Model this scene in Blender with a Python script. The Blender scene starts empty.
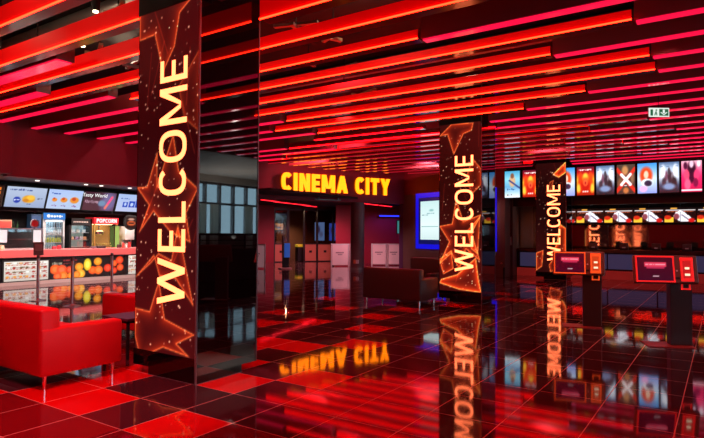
import bpy, bmesh, math, random
import numpy as np
from mathutils import Vector, Matrix
random.seed(7); rng = np.random.default_rng(5)
S = bpy.context.scene; COL = S.collection
PI = math.pi

# ------------------------------------------------------------------ camera, world, exposure
YAW, PITCH, ROLL, EYE = .982580707, .0268086808, .00597592367, 1.544
cy, sy, cp, sp, cr, sr = math.cos(YAW), math.sin(YAW), math.cos(PITCH), math.sin(PITCH), math.cos(ROLL), math.sin(ROLL)
F = Vector((cp*sy, cp*cy, sp)); R0 = Vector((cy, -sy, 0)); U0 = R0.cross(F)
RR = cr*R0 + sr*U0; UU = -sr*R0 + cr*U0
cam = bpy.data.cameras.new('camera'); camo = bpy.data.objects.new('camera', cam); COL.objects.link(camo)
cam.sensor_width = 36; cam.lens = 555.8885*36/704; cam.clip_start = .05; cam.clip_end = 200
m = Matrix((RR, UU, -F)).transposed().to_4x4(); m.translation = Vector((0, 0, EYE)); camo.matrix_world = m
S.camera = camo
W = bpy.data.worlds.new('daylight'); S.world = W; W.use_nodes = True
W.node_tree.nodes['Background'].inputs[0].default_value = (.62, .8, 1, 1)
W.node_tree.nodes['Background'].inputs[1].default_value = 4.0
S.view_settings.view_transform = 'Standard'; S.view_settings.look = 'None'
S.view_settings.exposure = 0; S.view_settings.gamma = 1; S.view_settings.use_curve_mapping = False
S.cycles.max_bounces = 7; S.cycles.glossy_bounces = 5; S.cycles.diffuse_bounces = 3; S.cycles.transmission_bounces = 5
S.cycles.use_denoising = True; S.cycles.sample_clamp_indirect = 4; S.cycles.caustics_reflective = False

def lin(c):
    c = np.asarray(c, float)/255
    return np.where(c <= .04045, c/12.92, ((c+.055)/1.055)**2.4)
def L3(*c): return tuple(float(v) for v in lin(c))

# ------------------------------------------------------------------ materials
MATS = {}
def mat(name, col, rough=.5, metal=0, emit=None, es=0, spec=.5, ior=None, noise=0, bump=0, nscale=20, sheen=0, alpha=None, coat=0):
    if name in MATS: return MATS[name]
    mt = bpy.data.materials.new(name); mt.use_nodes = True; MATS[name] = mt
    nt = mt.node_tree; b = nt.nodes['Principled BSDF']
    b.inputs['Base Color'].default_value = (*col, 1); b.inputs['Roughness'].default_value = rough
    b.inputs['Metallic'].default_value = metal; b.inputs['Specular IOR Level'].default_value = spec
    b.inputs['Coat Weight'].default_value = coat; b.inputs['Coat Roughness'].default_value = .05
    if ior: b.inputs['IOR'].default_value = ior
    if sheen: b.inputs['Sheen Weight'].default_value = sheen
    if emit:
        b.inputs['Emission Color'].default_value = (*emit, 1); b.inputs['Emission Strength'].default_value = es
    if noise or bump:
        tc = nt.nodes.new('ShaderNodeTexCoord'); n = nt.nodes.new('ShaderNodeTexNoise')
        n.inputs['Scale'].default_value = nscale; n.inputs['Detail'].default_value = 3
        nt.links.new(tc.outputs['Object'], n.inputs['Vector'])
        if noise:
            mx = nt.nodes.new('ShaderNodeMix'); mx.data_type = 'RGBA'
            mx.inputs[6].default_value = (*[c*(1-noise) for c in col], 1); mx.inputs[7].default_value = (*[min(1, c*(1+noise)) for c in col], 1)
            nt.links.new(n.outputs['Fac'], mx.inputs[0]); nt.links.new(mx.outputs[2], b.inputs['Base Color'])
        if bump:
            bp = nt.nodes.new('ShaderNodeBump'); bp.inputs['Strength'].default_value = bump; bp.inputs['Distance'].default_value = .01
            nt.links.new(n.outputs['Fac'], bp.inputs['Height']); nt.links.new(bp.outputs['Normal'], b.inputs['Normal'])
    return mt
def glow(name, col, s): return mat(name, (.01, .01, .01), .3, emit=col, es=s)
def glassm(name, col=(1, 1, 1), mixf=.15, rough=.02):
    if name in MATS: return MATS[name]
    mt = bpy.data.materials.new(name); mt.use_nodes = True; MATS[name] = mt
    nt = mt.node_tree; nt.nodes.clear()
    o = nt.nodes.new('ShaderNodeOutputMaterial'); t = nt.nodes.new('ShaderNodeBsdfTransparent'); g = nt.nodes.new('ShaderNodeBsdfGlossy')
    lw = nt.nodes.new('ShaderNodeLayerWeight'); lw.inputs[0].default_value = .5; fr = nt.nodes.new('ShaderNodeMath'); fr.operation = 'POWER'; fr.inputs[1].default_value = 4; nt.links.new(lw.outputs['Facing'], fr.inputs[0])
    ad = nt.nodes.new('ShaderNodeMath'); ad.operation = 'ADD'; ad.inputs[1].default_value = mixf; ad.use_clamp = True
    mx = nt.nodes.new('ShaderNodeMixShader'); t.inputs[0].default_value = (*col, 1); g.inputs['Roughness'].default_value = rough
    nt.links.new(fr.outputs[0], ad.inputs[0]); nt.links.new(ad.outputs[0], mx.inputs[0])
    nt.links.new(t.outputs[0], mx.inputs[1]); nt.links.new(g.outputs[0], mx.inputs[2]); nt.links.new(mx.outputs[0], o.inputs[0])
    return mt
def screen_mat(name='screen_picture', s=1.0, rough=.2):
    if name in MATS: return MATS[name]
    mt = bpy.data.materials.new(name); mt.use_nodes = True; MATS[name] = mt
    nt = mt.node_tree; b = nt.nodes['Principled BSDF']
    b.inputs['Base Color'].default_value = (.01, .01, .01, 1); b.inputs['Roughness'].default_value = rough
    a = nt.nodes.new('ShaderNodeVertexColor'); a.layer_name = 'Col'
    nt.links.new(a.outputs[0], b.inputs['Emission Color']); b.inputs['Emission Strength'].default_value = s
    return mt
def printed_mat(name='printed'):
    if name in MATS: return MATS[name]
    mt = bpy.data.materials.new(name); mt.use_nodes = True; MATS[name] = mt
    nt = mt.node_tree; b = nt.nodes['Principled BSDF']; b.inputs['Roughness'].default_value = .4
    a = nt.nodes.new('ShaderNodeVertexColor'); a.layer_name = 'Col'
    nt.links.new(a.outputs[0], b.inputs['Base Color'])
    return mt

maroon = mat('maroon_paint', (.3, .008, .026), .6, noise=.12, nscale=3)
maroon2 = mat('dark_maroon_panel', (.1, .006, .01), .45, noise=.1)
blackm = mat('matt_black', (.006, .005, .006), .6)
mirrorb = mat('black_mirror', (.004, .004, .005), .015, ior=2.1)
blackg = mat('black_gloss', (.004, .004, .005), .06, spec=.4, ior=1.45)
plen = mat('plenum_black', (.012, .009, .01), .8)
steel = mat('brushed_steel', (.8, .74, .72), .36, .8)
greym = mat('grey_metal', (.22, .2, .2), .4, .6)
chrome = mat('chrome', (.85, .82, .82), .12, 1)
white = mat('white_plastic', (.75, .73, .72), .4)
brownw = mat('brown_wall', (.16, .085, .07), .6, noise=.1, nscale=4)
glass = glassm('clear_glass')

# ------------------------------------------------------------------ mesh helpers
class MB:
    def __init__(s): s.bm = bmesh.new()
    def box(s, x0, x1, y0, y1, z0, z1, bev=0, seg=2, M=None):
        bm = bmesh.new(); bmesh.ops.create_cube(bm, size=1)
        for v in bm.verts: v.co = Vector((x0+(v.co.x+.5)*(x1-x0), y0+(v.co.y+.5)*(y1-y0), z0+(v.co.z+.5)*(z1-z0)))
        if bev: bmesh.ops.bevel(bm, geom=bm.edges[:], offset=bev, segments=seg, affect='EDGES', profile=.5)
        return s.merge(bm, M)
    def merge(s, bm, M=None):
        if M: bm.transform(M)
        me = bpy.data.meshes.new('t'); bm.to_mesh(me); s.bm.from_mesh(me); bpy.data.meshes.remove(me); bm.free(); return s
    def cyl(s, p0, p1, r, r2=None, n=16, caps=True):
        p0, p1 = Vector(p0), Vector(p1); d = p1-p0
        bm = bmesh.new(); bmesh.ops.create_cone(bm, cap_ends=caps, segments=n, radius1=r, radius2=r if r2 is None else r2, depth=d.length)
        M = d.to_track_quat('Z', 'Y').to_matrix().to_4x4(); M.translation = (p0+p1)/2
        return s.merge(bm, M)
    def lathe(s, prof, c=(0, 0, 0), n=24):
        vs = []
        for r, z in prof: vs.append([s.bm.verts.new((c[0]+r*math.cos(2*PI*k/n), c[1]+r*math.sin(2*PI*k/n), c[2]+z)) for k in range(n)])
        for a, b in zip(vs[:-1], vs[1:]):
            for k in range(n): s.bm.faces.new((a[k], a[(k+1) % n], b[(k+1) % n], b[k]))
        s.bm.faces.new(vs[0][::-1]); s.bm.faces.new(vs[-1]); return s
    def prism(s, pts, z0, z1, M=None):
        bm = bmesh.new(); a = [bm.verts.new((x, y, z0)) for x, y in pts]; b = [bm.verts.new((x, y, z1)) for x, y in pts]; n = len(pts)
        bm.faces.new(a[::-1]); bm.faces.new(b)
        for k in range(n): bm.faces.new((a[k], a[(k+1) % n], b[(k+1) % n], b[k]))
        return s.merge(bm, M)
    def blob(s, c, r, sub=2, jit=0):
        bm = bmesh.new(); bmesh.ops.create_icosphere(bm, subdivisions=sub, radius=1)
        for v in bm.verts:
            k = 1+jit*(random.random()-.5); v.co = Vector((c[0]+v.co.x*r[0]*k, c[1]+v.co.y*r[1]*k, c[2]+v.co.z*r[2]*k))
        return s.merge(bm)
    def build(s, name, material, parent=None, smooth=False):
        bmesh.ops.recalc_face_normals(s.bm, faces=s.bm.faces[:])
        me = bpy.data.meshes.new(name); s.bm.to_mesh(me); s.bm.free()
        o = bpy.data.objects.new(name, me); COL.objects.link(o)
        if material: me.materials.append(material)
        if smooth:
            for p in me.polygons: p.use_smooth = True
            me.set_sharp_from_angle(angle=.7)
        if parent: o.parent = parent
        return o
def tag(o, label, cat, group=None, kind=None):
    o['label'] = label; o['category'] = cat
    if group: o['group'] = group
    if kind: o['kind'] = kind
    return o
def struct(o): o['kind'] = 'structure'; return o
def empty(name, loc, rz, label, cat, group=None):
    o = bpy.data.objects.new(name, None); COL.objects.link(o); o.location = loc; o.rotation_euler = (0, 0, rz); o.empty_display_size = .1
    return tag(o, label, cat, group)
def copy_tree(o, parent=None):
    c = o.copy(); COL.objects.link(c); c.parent = parent
    for ch in [q for q in COL.objects if q.parent == o]: copy_tree(ch, c)
    return c

def picture(name, o, r, u, w, h, nx, ny, fn, material, parent=None):
    """a flat display: grid of nx*ny cells from corner o along r and u, colours from fn(U, V)"""
    o, r, u = Vector(o), Vector(r).normalized(), Vector(u).normalized()
    us, vs = np.linspace(0, 1, nx+1), np.linspace(0, 1, ny+1); U, V = np.meshgrid(us, vs)
    co = np.array(o)[None, None]+U[..., None]*w*np.array(r)+V[..., None]*h*np.array(u)
    idx = np.arange((nx+1)*(ny+1)).reshape(ny+1, nx+1)
    f = np.stack([idx[:-1, :-1], idx[:-1, 1:], idx[1:, 1:], idx[1:, :-1]], -1).reshape(-1, 4)
    me = bpy.data.meshes.new(name); me.from_pydata(co.reshape(-1, 3).tolist(), [], f.tolist())
    c = np.clip(lin(fn(U.ravel(), V.ravel())), 0, 4)
    at = me.color_attributes.new('Col', 'FLOAT_COLOR', 'POINT')
    at.data.foreach_set('color', np.concatenate([c, np.ones((len(c), 1))], 1).astype(np.float32).ravel())
    me.materials.append(material)
    ob = bpy.data.objects.new(name, me); COL.objects.link(ob)
    if parent: ob.parent = parent
    return ob

# painting primitives for the pictures shown on screens and panels
def base(U, V, *stops):
    out = np.zeros((len(U), 3)); vs = [s[0] for s in stops]; cs = np.array([s[1] for s in stops], float)
    for k in range(3): out[:, k] = np.interp(V, vs, cs[:, k])
    return out
def ell(c, U, V, cx, cy_, rx, ry, col, soft=.15, ang=0):
    dx, dy = U-cx, V-cy_; ca, sa = math.cos(ang), math.sin(ang)
    d = np.hypot((dx*ca+dy*sa)/rx, (-dx*sa+dy*ca)/ry); a = np.clip((1-d)/soft+.5, 0, 1)[:, None]
    return c*(1-a)+np.array(col)*a
def rect(c, U, V, x0, x1, y0, y1, col):
    a = ((U >= x0) & (U <= x1) & (V >= y0) & (V <= y1))[:, None]
    return np.where(a, np.array(col, float), c)
def seg(c, U, V, x0, y0, x1, y1, wd, col, asp=1.0):
    dx, dy = x1-x0, (y1-y0)*asp; px, py = U-x0, (V-y0)*asp
    t = np.clip((px*dx+py*dy)/(dx*dx+dy*dy+1e-9), 0, 1); d = np.hypot(px-t*dx, py-t*dy)
    a = np.clip((wd-d)/(wd*.4)+.0, 0, 1)[:, None]; return c*(1-a)+np.array(col)*a
def scribble(c, U, V, x0, x1, y0, y1, col, n, seed=0):
    r = np.random.default_rng(seed); x = x0
    while x < x1:
        w = (x1-x0)/n*(.4+r.random()*.7); c = rect(c, U, V, x, min(x1, x+w), y0+(y1-y0)*.3*r.random(), y1-(y1-y0)*.3*r.random(), col); x += w+(x1-x0)/n*.25
    return c
def polydist(U, V, pts):
    d = np.full(len(U), 9.); inside = np.zeros(len(U), bool); n = len(pts)
    for k in range(n):
        x0, y0 = pts[k]; x1, y1 = pts[(k+1) % n]; dx, dy = x1-x0, y1-y0
        t = np.clip(((U-x0)*dx+(V-y0)*dy)/(dx*dx+dy*dy+1e-9), 0, 1)
        d = np.minimum(d, np.hypot(U-x0-t*dx, V-y0-t*dy))
        if y0 != y1:
            cr_ = ((y0 > V) != (y1 > V)) & (U < (x1-x0)*(V-y0)/(y1-y0)+x0); inside ^= cr_
    return d, inside

# ------------------------------------------------------------------ stroke lettering
def glyph(ch, t):
    """list of polygons (x, y) for a capital of height 1 with stroke t, and its width"""
    h = t/2
    def st(pts):
        out = []
        for (x0, y0), (x1, y1) in zip(pts[:-1], pts[1:]):
            dx, dy = x1-x0, y1-y0; l = math.hypot(dx, dy); nx, ny = -dy/l*h, dx/l*h
            out.append([(x0+nx, y0+ny), (x0-nx, y0-ny), (x1-nx, y1-ny), (x1+nx, y1+ny)])
        return out
    def rc(x0, y0, x1, y1): return [(x0, y0), (x1, y0), (x1, y1), (x0, y1)]
    def diag(xa, xb, tx):  # slanted bar cut flat at cap line and baseline
        return [(xa-tx/2, 0), (xa+tx/2, 0), (xb+tx/2, 1), (xb-tx/2, 1)]
    def arc(w, a0, a1, n=28):
        out = []; e = 2/2.5
        def P(a, rx, ry): c, s = math.cos(a), math.sin(a); return (w/2+rx*math.copysign(abs(c)**e, c), .5+ry*math.copysign(abs(s)**e, s))
        for k in range(n):
            a, b = a0+(a1-a0)*k/n, a0+(a1-a0)*(k+1)/n
            out.append([P(a, w/2, .5), P(b, w/2, .5), P(b, w/2-t, .5-t), P(a, w/2-t, .5-t)])
        return out
    if ch == 'E': w = .52; return [rc(0, 0, t, 1), rc(t, 0, w, t), rc(t, 1-t, w, 1), rc(t, .5-h, w*.93, .5+h)], w
    if ch == 'L': w = .48; return [rc(0, 0, t, 1), rc(t, 0, w, t)], w
    if ch == 'I': return [rc(0, 0, t, 1)], t
    if ch == 'T': w = .6; return [rc(w/2-h, 0, w/2+h, 1-t), rc(0, 1-t, w, 1)], w
    if ch == 'O': return arc(.74, 0, 2*PI, 40), .74
    if ch == 'C': return arc(.66, .72, 2*PI-.72), .62
    if ch == 'N': w = .66; tx = t*1.25; return [rc(0, 0, t, 1), rc(w-t, 0, w, 1), [(0+t*.2, 1), (w-t-.02, 0), (w-t*.2, 0), (t+.02, 1)]], w
    if ch == 'M': w = .86; return [rc(0, 0, t, 1), rc(w-t, 0, w, 1), [(0, 1), (w/2-t*.62, .22), (w/2+t*.1, .22), (t*1.25, 1)], [(w, 1), (w-t*1.25, 1), (w/2-t*.1, .22), (w/2+t*.62, .22)]], w
    if ch == 'W': w = 1.08; q = t*1.08; return [diag(.25*w, q/2, q), diag(.25*w, .5*w-0.0, q), diag(.75*w, .5*w, q), diag(.75*w, w-q/2, q)], w
    if ch == 'A': w = .74; q = t*1.1; return [diag(q/2, w/2, q), diag(w-q/2, w/2, q), rc(w*.22, .2, w*.78, .2+t*.9)], w
    if ch == 'Y': w = .68; return [rc(w/2-h, 0, w/2+h, .42), [(w/2-h, .42), (w/2+h, .42), (t*1.1, 1), (0, 1)], [(w/2-h, .42), (w/2+h, .42), (w, 1), (w-t*1.1, 1)]], w
    if ch == 'P': w = .56; return [rc(0, 0, t, 1), rc(t, 1-t, w-t*.4, 1), rc(t, .42, w-t*.4, .42+t), rc(w-t, .5, w, .94)], w
    if ch == 'R': w = .58; return [rc(0, 0, t, 1), rc(t, 1-t, w-t*.4, 1), rc(t, .42, w-t*.4, .42+t), rc(w-t, .5, w, .94), [(w-t, 0), (w, 0), (w*.75, .45), (w*.75-t, .45)]], w
    return [], .3
def letters(text, t, gap, length, capH, o, r, u, depth):
    """yield one MB per letter, text fitted to length, on the plane o + r,u"""
    o, r, u = Vector(o), Vector(r).normalized(), Vector(u).normalized(); n = r.cross(u)
    gs = [glyph(c, t) for c in text]; tot = sum(g[1] for g in gs)+gap*(len(text)-1); k = length/(tot*capH); x = 0
    for c, (polys, w) in zip(text, gs):
        if polys:
            mb = MB(); M = Matrix((r*k*capH, u*capH, n)).transposed().to_4x4(); M.translation = o
            for p in polys: mb.prism([(a+x, b) for a, b in p], 0, depth, M)
            yield c, mb
        x += w+gap
def textmesh(name, s, size, loc, r, u, material, parent=None, depth=.002, align='CENTER'):
    cu = bpy.data.curves.new(name, 'FONT'); cu.body = s; cu.size = size; cu.extrude = depth; cu.align_x = align; cu.align_y = 'CENTER'
    ob = bpy.data.objects.new(name, cu); COL.objects.link(ob); bpy.context.view_layer.update()
    me = bpy.data.meshes.new_from_object(ob); bpy.data.objects.remove(ob)
    r, u = Vector(r).normalized(), Vector(u).normalized(); M = Matrix((r, u, r.cross(u))).transposed().to_4x4(); M.translation = Vector(loc)
    me.transform(M); me.materials.clear(); me.materials.append(material)
    ob = bpy.data.objects.new(name, me); COL.objects.link(ob)
    if parent: ob.parent = parent
    return ob

# ================================================================== STRUCTURE
# floor: polished stone tiles 0.6 m, some of them red, some wine coloured
def tile_mat(name, col, rough):
    mt = bpy.data.materials.new(name); mt.use_nodes = True; nt = mt.node_tree; b = nt.nodes['Principled BSDF']
    tc = nt.nodes.new('ShaderNodeTexCoord'); sx = nt.nodes.new('ShaderNodeSeparateXYZ'); nt.links.new(tc.outputs['Object'], sx.inputs[0])
    def M(op, a, bb=None, c=None):
        n = nt.nodes.new('ShaderNodeMath'); n.operation = op
        for i, v in enumerate((a, bb, c)):
            if v is None: continue
            if isinstance(v, (int, float)): n.inputs[i].default_value = v
            else: nt.links.new(v, n.inputs[i])
        return n.outputs[0]
    def line(s, off, wd):
        return M('LESS_THAN', M('ABSOLUTE', M('SUBTRACT', M('FRACT', M('ADD', M('DIVIDE', M('SUBTRACT', s, off), .6), .5)), .5)), wd)
    lx = line(sx.outputs[0], .26, .0045); ly = line(sx.outputs[1], .33, .006)
    ln = M('MAXIMUM', lx, ly)
    no = nt.nodes.new('ShaderNodeTexNoise'); no.inputs['Scale'].default_value = 2.2; no.inputs['Detail'].default_value = 6; nt.links.new(tc.outputs['Object'], no.inputs['Vector'])
    mx = nt.nodes.new('ShaderNodeMix'); mx.data_type = 'RGBA'; mx.inputs[6].default_value = (*[c*.8 for c in col], 1); mx.inputs[7].default_value = (*[c*1.2 for c in col], 1)
    nt.links.new(no.outputs['Fac'], mx.inputs[0])
    m2 = nt.nodes.new('ShaderNodeMix'); m2.data_type = 'RGBA'; m2.inputs[7].default_value = (.8, .42, .34, 1)
    nt.links.new(ln, m2.inputs[0]); nt.links.new(mx.outputs[2], m2.inputs[6]); nt.links.new(m2.outputs[2], b.inputs['Base Color'])
    rg = M('ADD', M('MULTIPLY', ln, .4), rough); nt.links.new(rg, b.inputs['Roughness'])
    b.inputs['IOR'].default_value = 1.7
    n2 = nt.nodes.new('ShaderNodeTexNoise'); n2.inputs['Scale'].default_value = 1.6; nt.links.new(tc.outputs['Object'], n2.inputs['Vector'])
    bu = nt.nodes.new('ShaderNodeBump'); bu.inputs['Strength'].default_value = .04; bu.inputs['Distance'].default_value = .01
    nt.links.new(n2.outputs['Fac'], bu.inputs['Height']); nt.links.new(bu.outputs['Normal'], b.inputs['Normal'])
    return mt
reds = {(3, 9), (4, 8), (4, 7), (4, 5), (5, 8), (6, 8), (6, 6), (7, 5), (7, 7), (9, 7), (9, 8), (8, 8), (10, 6), (12, 7), (12, 9), (14, 8), (16, 8), (17, 9), (18, 7), (19, 8), (15, 10), (19, 10), (21, 6),
        (21, 5), (23, 7), (23, 5), (25, 6), (27, 7), (27, 6), (29, 7), (30, 5), (30, 8), (32, 6), (13, 11), (17, 12), (21, 10), (26, 9), (28, 4), (31, 3), (33, 2), (11, 10), (24, 12), (29, 14), (27, 16), (1, 9), (2, 11), (1, 7), (8, 14), (6, 12), (34, 4), (34, 7)}
wine = {(3, 8), (3, 7), (3, 6), (3, 5), (2, 8), (2, 7), (2, 6), (2, 9), (3, 4), (4, 4), (2, 5), (2, 4)}
bm = bmesh.new(); NX0, NX1, NY0, NY1 = -12, 46, -20, 46
vv = {(i, j): bm.verts.new((.26+.6*i, .33+.6*j, 0)) for i in range(NX0, NX1+1) for j in range(NY0, NY1+1)}
for i in range(NX0, NX1):
    for j in range(NY0, NY1):
        f = bm.faces.new((vv[i, j], vv[i+1, j], vv[i+1, j+1], vv[i, j+1])); f.material_index = 1 if (i, j) in reds else 2 if (i, j) in wine else 0
me = bpy.data.meshes.new('floor'); bm.to_mesh(me); bm.free()
for mt in (tile_mat('black_tile', (.062, .017, .024), .05), tile_mat('red_tile', (.75, .004, .006), .05), tile_mat('wine_tile', (.17, .006, .012), .05)): me.materials.append(mt)
fl = bpy.data.objects.new('floor', me); COL.objects.link(fl); struct(fl)

struct(MB().box(-6.9, 27.8, -4.0, 27.9, 5.0, 5.1).build('ceiling', plen))
plast = mat('grey_plaster', (.42, .38, .34), .7, noise=.06, nscale=2)
# glazed side of the foyer (seen in the mirror faces of the columns): plaster soffit, mullions, daylight behind
sf = MB()
sf.box(-6.9, 27.8, -11.6, -3.9, 4.25, 4.33)
sf.box(-6.9, 27.8, -4.0, -3.85, 4.0, 5.05)
sf.box(-6.9, 27.8, -11.6, -10.9, 3.95, 4.25)
struct(sf.build('trim_soffit', plast))
win = MB()
for k in range(38):
    x = -6.5+k*.9; win.box(x-.05, x+.05, -11.35, -11.15, 0, 4.1)
win.box(-6.9, 27.8, -11.35, -11.15, 3.85, 4.1); win.box(-6.9, 27.8, -11.33, -11.17, 2.9, 3.0); win.box(-6.9, 27.8, -11.35, -11.15, 0, 1.5)
wf = struct(win.build('window_1', greym))
MB().box(-6.9, 27.8, -11.27, -11.25, .1, 3.9).build('pane', glassm('window_glass', (.75, .85, .85), .1), wf)
cur = mat('pale_curtain', (.75, .72, .66), .8); _n = cur.node_tree; _t = _n.nodes.new('ShaderNodeBsdfTranslucent'); _t.inputs[0].default_value = (.9, .88, .82, 1)
_m = _n.nodes.new('ShaderNodeMixShader'); _n.links.new(_n.nodes['Principled BSDF'].outputs[0], _m.inputs[1]); _n.links.new(_t.outputs[0], _m.inputs[2]); _m.inputs[0].default_value = .7; _n.links.new(_m.outputs[0], _n.nodes['Material Output'].inputs[0])
for k, x in enumerate((13.2, 15.3, 17.2, 17.9, 20.2, 22.4)):
    mb = MB(); n = 18; pts = []
    for q in range(n): pts.append((x+q*.028, -10.95+.05*math.sin(q*1.7+k)))
    pts += [(a, b-.012) for a, b in pts[::-1]]
    mb.prism(pts, .1, 2.9)
    tag(mb.build('curtain', cur, smooth=True), 'pale hanging curtain strip by the tall windows reflected in the column', 'curtain', 'curtain strips at the reflected windows')
tag(MB().box(3.5, 20.5, -11.0, -.6, 0, .006).build('overlay', mat('charcoal_overlay', (.01, .009, .01), .95, spec=0, noise=.3, nscale=80)), 'charcoal carpet added to dull window reflections, seen only in the column side', 'overlay')  # unseen dark floor sheet added to cut reflections in the column side
# outer walls that close the room
struct(MB().box(-7, -6.9, -11.6, 27.9, 0, 5.1).build('wall_rear', maroon))
struct(MB().box(27.7, 27.8, -11.6, 27.9, 0, 5.1).build('wall_far', maroon2))
struct(MB().box(-6.9, 27.7, 27.8, 27.9, 0, 5.1).build('wall_end', maroon2))

# popcorn bar opening: maroon bulkhead and side return
struct(MB().box(6.19, 14.2, 13.65, 13.85, 2.83, 5.0).build('wall_left', maroon))
struct(MB().box(-6.9, 6.19, 13.4, 13.6, 2.86, 5.0).build('wall_left_bay', mat('wine_paint', (.22, .006, .03), .6)))
struct(MB().box(-6.9, 14.2, 13.85, 19.6, 2.86, 2.95).build('trim_bar_soffit', mat('soffit_grey', (.1, .07, .07), .6)))
struct(MB().box(-6.9, 14.6, 19.6, 19.75, 0, 5.0).build('wall_bar', mat('bar_back_dark', (.02, .016, .02), .5)))
struct(MB().box(14.2, 14.4, 13.65, 19.6, 0, 5.0).build('wall_bar_side', maroon))

# entrance bulkhead with the sign (runs diagonally), wall with the lit displays, box office walls
wp = Vector((16.79, 14.49, 0)); wd = Vector((.904, -.428, 0)).normalized(); wn = Vector((-.428, -.904, 0)).normalized()  # wn faces us
def frame(p, d, zz=0):  # local x along d, y = away from us
    M = Matrix((d, Vector((-d.y, d.x, 0)), Vector((0, 0, 1)))).transposed().to_4x4(); M.translation = (p[0], p[1], zz); return M
MW = frame(wp, wd)
struct(MB().box(-2.4, 6.1, 0, .35, 2.9, 5.0, M=MW).build('wall_entrance', maroon))
struct(MB().box(-2.9, -2.0, 0.05, .3, 0, 5.0, M=MW).build('wall_entrance_left', maroon))
p2 = Vector((22.15, 11.93, 0)); d2 = (Vector((20.1, 6.65, 0))-p2).normalized()
M2 = frame(p2, d2); L2 = 5.66
struct(MB().box(-.1, L2, 0.0, .3, 0, 5.0, M=M2).build('wall_displays', brownw))
struct(MB().box(-.35, -.1, -.02, .45, 0, 2.9, M=M2).build('trim_jamb', mat('violet_jamb', (.09, .02, .09), .5)))
tp = MB().box(-.1, L2+.01, -.02, 0, 2.95+.35, 5.0, M=M2); struct(tp.build('trim_upper_band', maroon))
# lobby behind the entrance
struct(MB().box(14.4, 27.7, 13.0, 27.8, 3.05, 3.12).build('ceiling_lobby', plen))
struct(MB().box(22.6, 22.8, 6.9, 12.2, 0, 5.0).build('wall_return', maroon2))

# box office
struct(MB().box(20.95, 21.15, -7.0, 6.62, 4.0, 5.0).build('wall_box_office_header', maroon))
struct(MB().box(20.9, 21.3, 6.62, 6.95, 0, 5.0).build('wall_box_office_jamb', brownw))
struct(MB().box(24.6, 24.7, -9.0, 6.9, 0, 5.0).build('wall_box_office', mat('mirror_black', (.012, .008, .008), .05, spec=1, ior=3.0)))
struct(MB().box(21.0, 24.6, -7.0, 6.9, 4.0, 4.1).build('ceiling_box_office', plen))
struct(MB().box(21.3, 24.6, 6.9, 7.1, 0, 5.0).build('wall_box_office_side', mat('dark_panel', (.03, .02, .02), .4)))

# brass joint strips let into the floor
struct(MB().box(10.745, 10.775, -4, 2.9, 0, .003).build('trim_1', mat('brass', (.85, .5, .25), .3, 1)))
struct(MB().box(9.885, 9.91, -4, .5, 0, .003).build('trim_2', MATS['brass']))

# ================================================================== CEILING BAFFLES
redface = mat('red_face_glow', (.8, .002, .002), .65, emit=(1, .0, .001), es=.38)  # emission stands in for red light the LED line throws on the face
ledline = glow('warm_led_line', (1, .009, .002), 28)
ledline2 = glow('red_led_line', (1, .0015, .005), 8)
ledline3 = glow('dim_red_led_line', (1, .01, .04), .62)
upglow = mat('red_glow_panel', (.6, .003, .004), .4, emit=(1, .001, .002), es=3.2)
baf_bot = mat('maroon_lacquer', (.42, .03, .04), .1, ior=1.8)
baf_side = mat('maroon_side', (.5, .05, .07), .6)
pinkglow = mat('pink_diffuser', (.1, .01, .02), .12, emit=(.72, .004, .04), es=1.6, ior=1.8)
endcap = mat('baffle_end_grey', (.12, .1, .1), .5)
GA = 'red-lit ceiling baffles with a warm line'; GB = 'closed ceiling baffles with a pink underside'
def baffleA(X, y0, y1, line=None, hh=.24):
    e = empty('ceiling_baffle', (X+.09, (y0+y1)/2, 4.0), 0, 'long red-lit ceiling baffle with a bright warm line along its lower edge', 'ceiling baffle', GA)
    yy = (y1-y0)/2
    MB().box(-.07, .1, -yy, yy, 0, hh).build('body', baf_bot, e)
    if line is ledline3:
        MB().box(-.078, -.07, -yy, yy, .012, .10).build('side_panel', baf_side, e)
        MB().box(-.078, -.07, -yy, yy, .10, .235).build('glowing_face', upglow, e)
        MB().box(-.095, -.07, -yy, yy, -.008, .012).build('light_line', line, e)
    elif line is ledline2:
        MB().box(-.078, -.07, -yy, yy, .012, hh-.004).build('side_panel', mat('far_side_red', (.2, .003, .006), .4), e)
        MB().box(-.095, -.07, -yy, yy, -.012, .012).build('light_line', line, e)
    else:
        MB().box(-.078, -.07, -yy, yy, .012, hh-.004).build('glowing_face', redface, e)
        MB().box(-.088, -.07, -yy, yy, -.004, .010).build('light_line', line or ledline, e)
def baffleB(X0, X1, y0, y1, hh=.3):
    e = empty('ceiling_baffle', ((X0+X1)/2, (y0+y1)/2, 4.0), 0, 'closed dark maroon ceiling baffle with a glowing pink-red underside', 'ceiling baffle', GB)
    yy = (y1-y0)/2; w = (X1-X0)/2
    MB().box(-w, w, -yy, yy, .006, hh).build('body', baf_side, e)
    MB().box(-w+.02, w-.02, -yy+.02, yy-.02, -.014, .006).build('glowing_underside', pinkglow, e)
    MB().box(-w-.004, w+.004, -yy-.01, -yy, 0, hh).build('end_cap', endcap, e)
RX = lambda n: 3.12+.765*n
YR = -3.7
right_split = {3: -9, 4: 3.16, 5: .84, 6: 1.93, 7: .81, 8: .81, 9: 1.93, 10: 3.2, 11: 1.95, 12: 4.3, 13: 1.3, 14: 2.6, 15: .9, 16: 3.5, 17: 2.2, 18: 1.2, 19: 3.9, 20: 2.0, 21: 1.5, 22: 2.8}
left_end = {8: 7.9, 9: 8.9, 10: 8.2, 11: 8.9, 12: 10.4, 13: 9.2, 14: 11.8, 15: 13.3, 16: 13.0, 17: 12.75, 18: 12.6, 19: 12.3, 20: 11.9, 21: 11.3, 22: 10.6}
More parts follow.
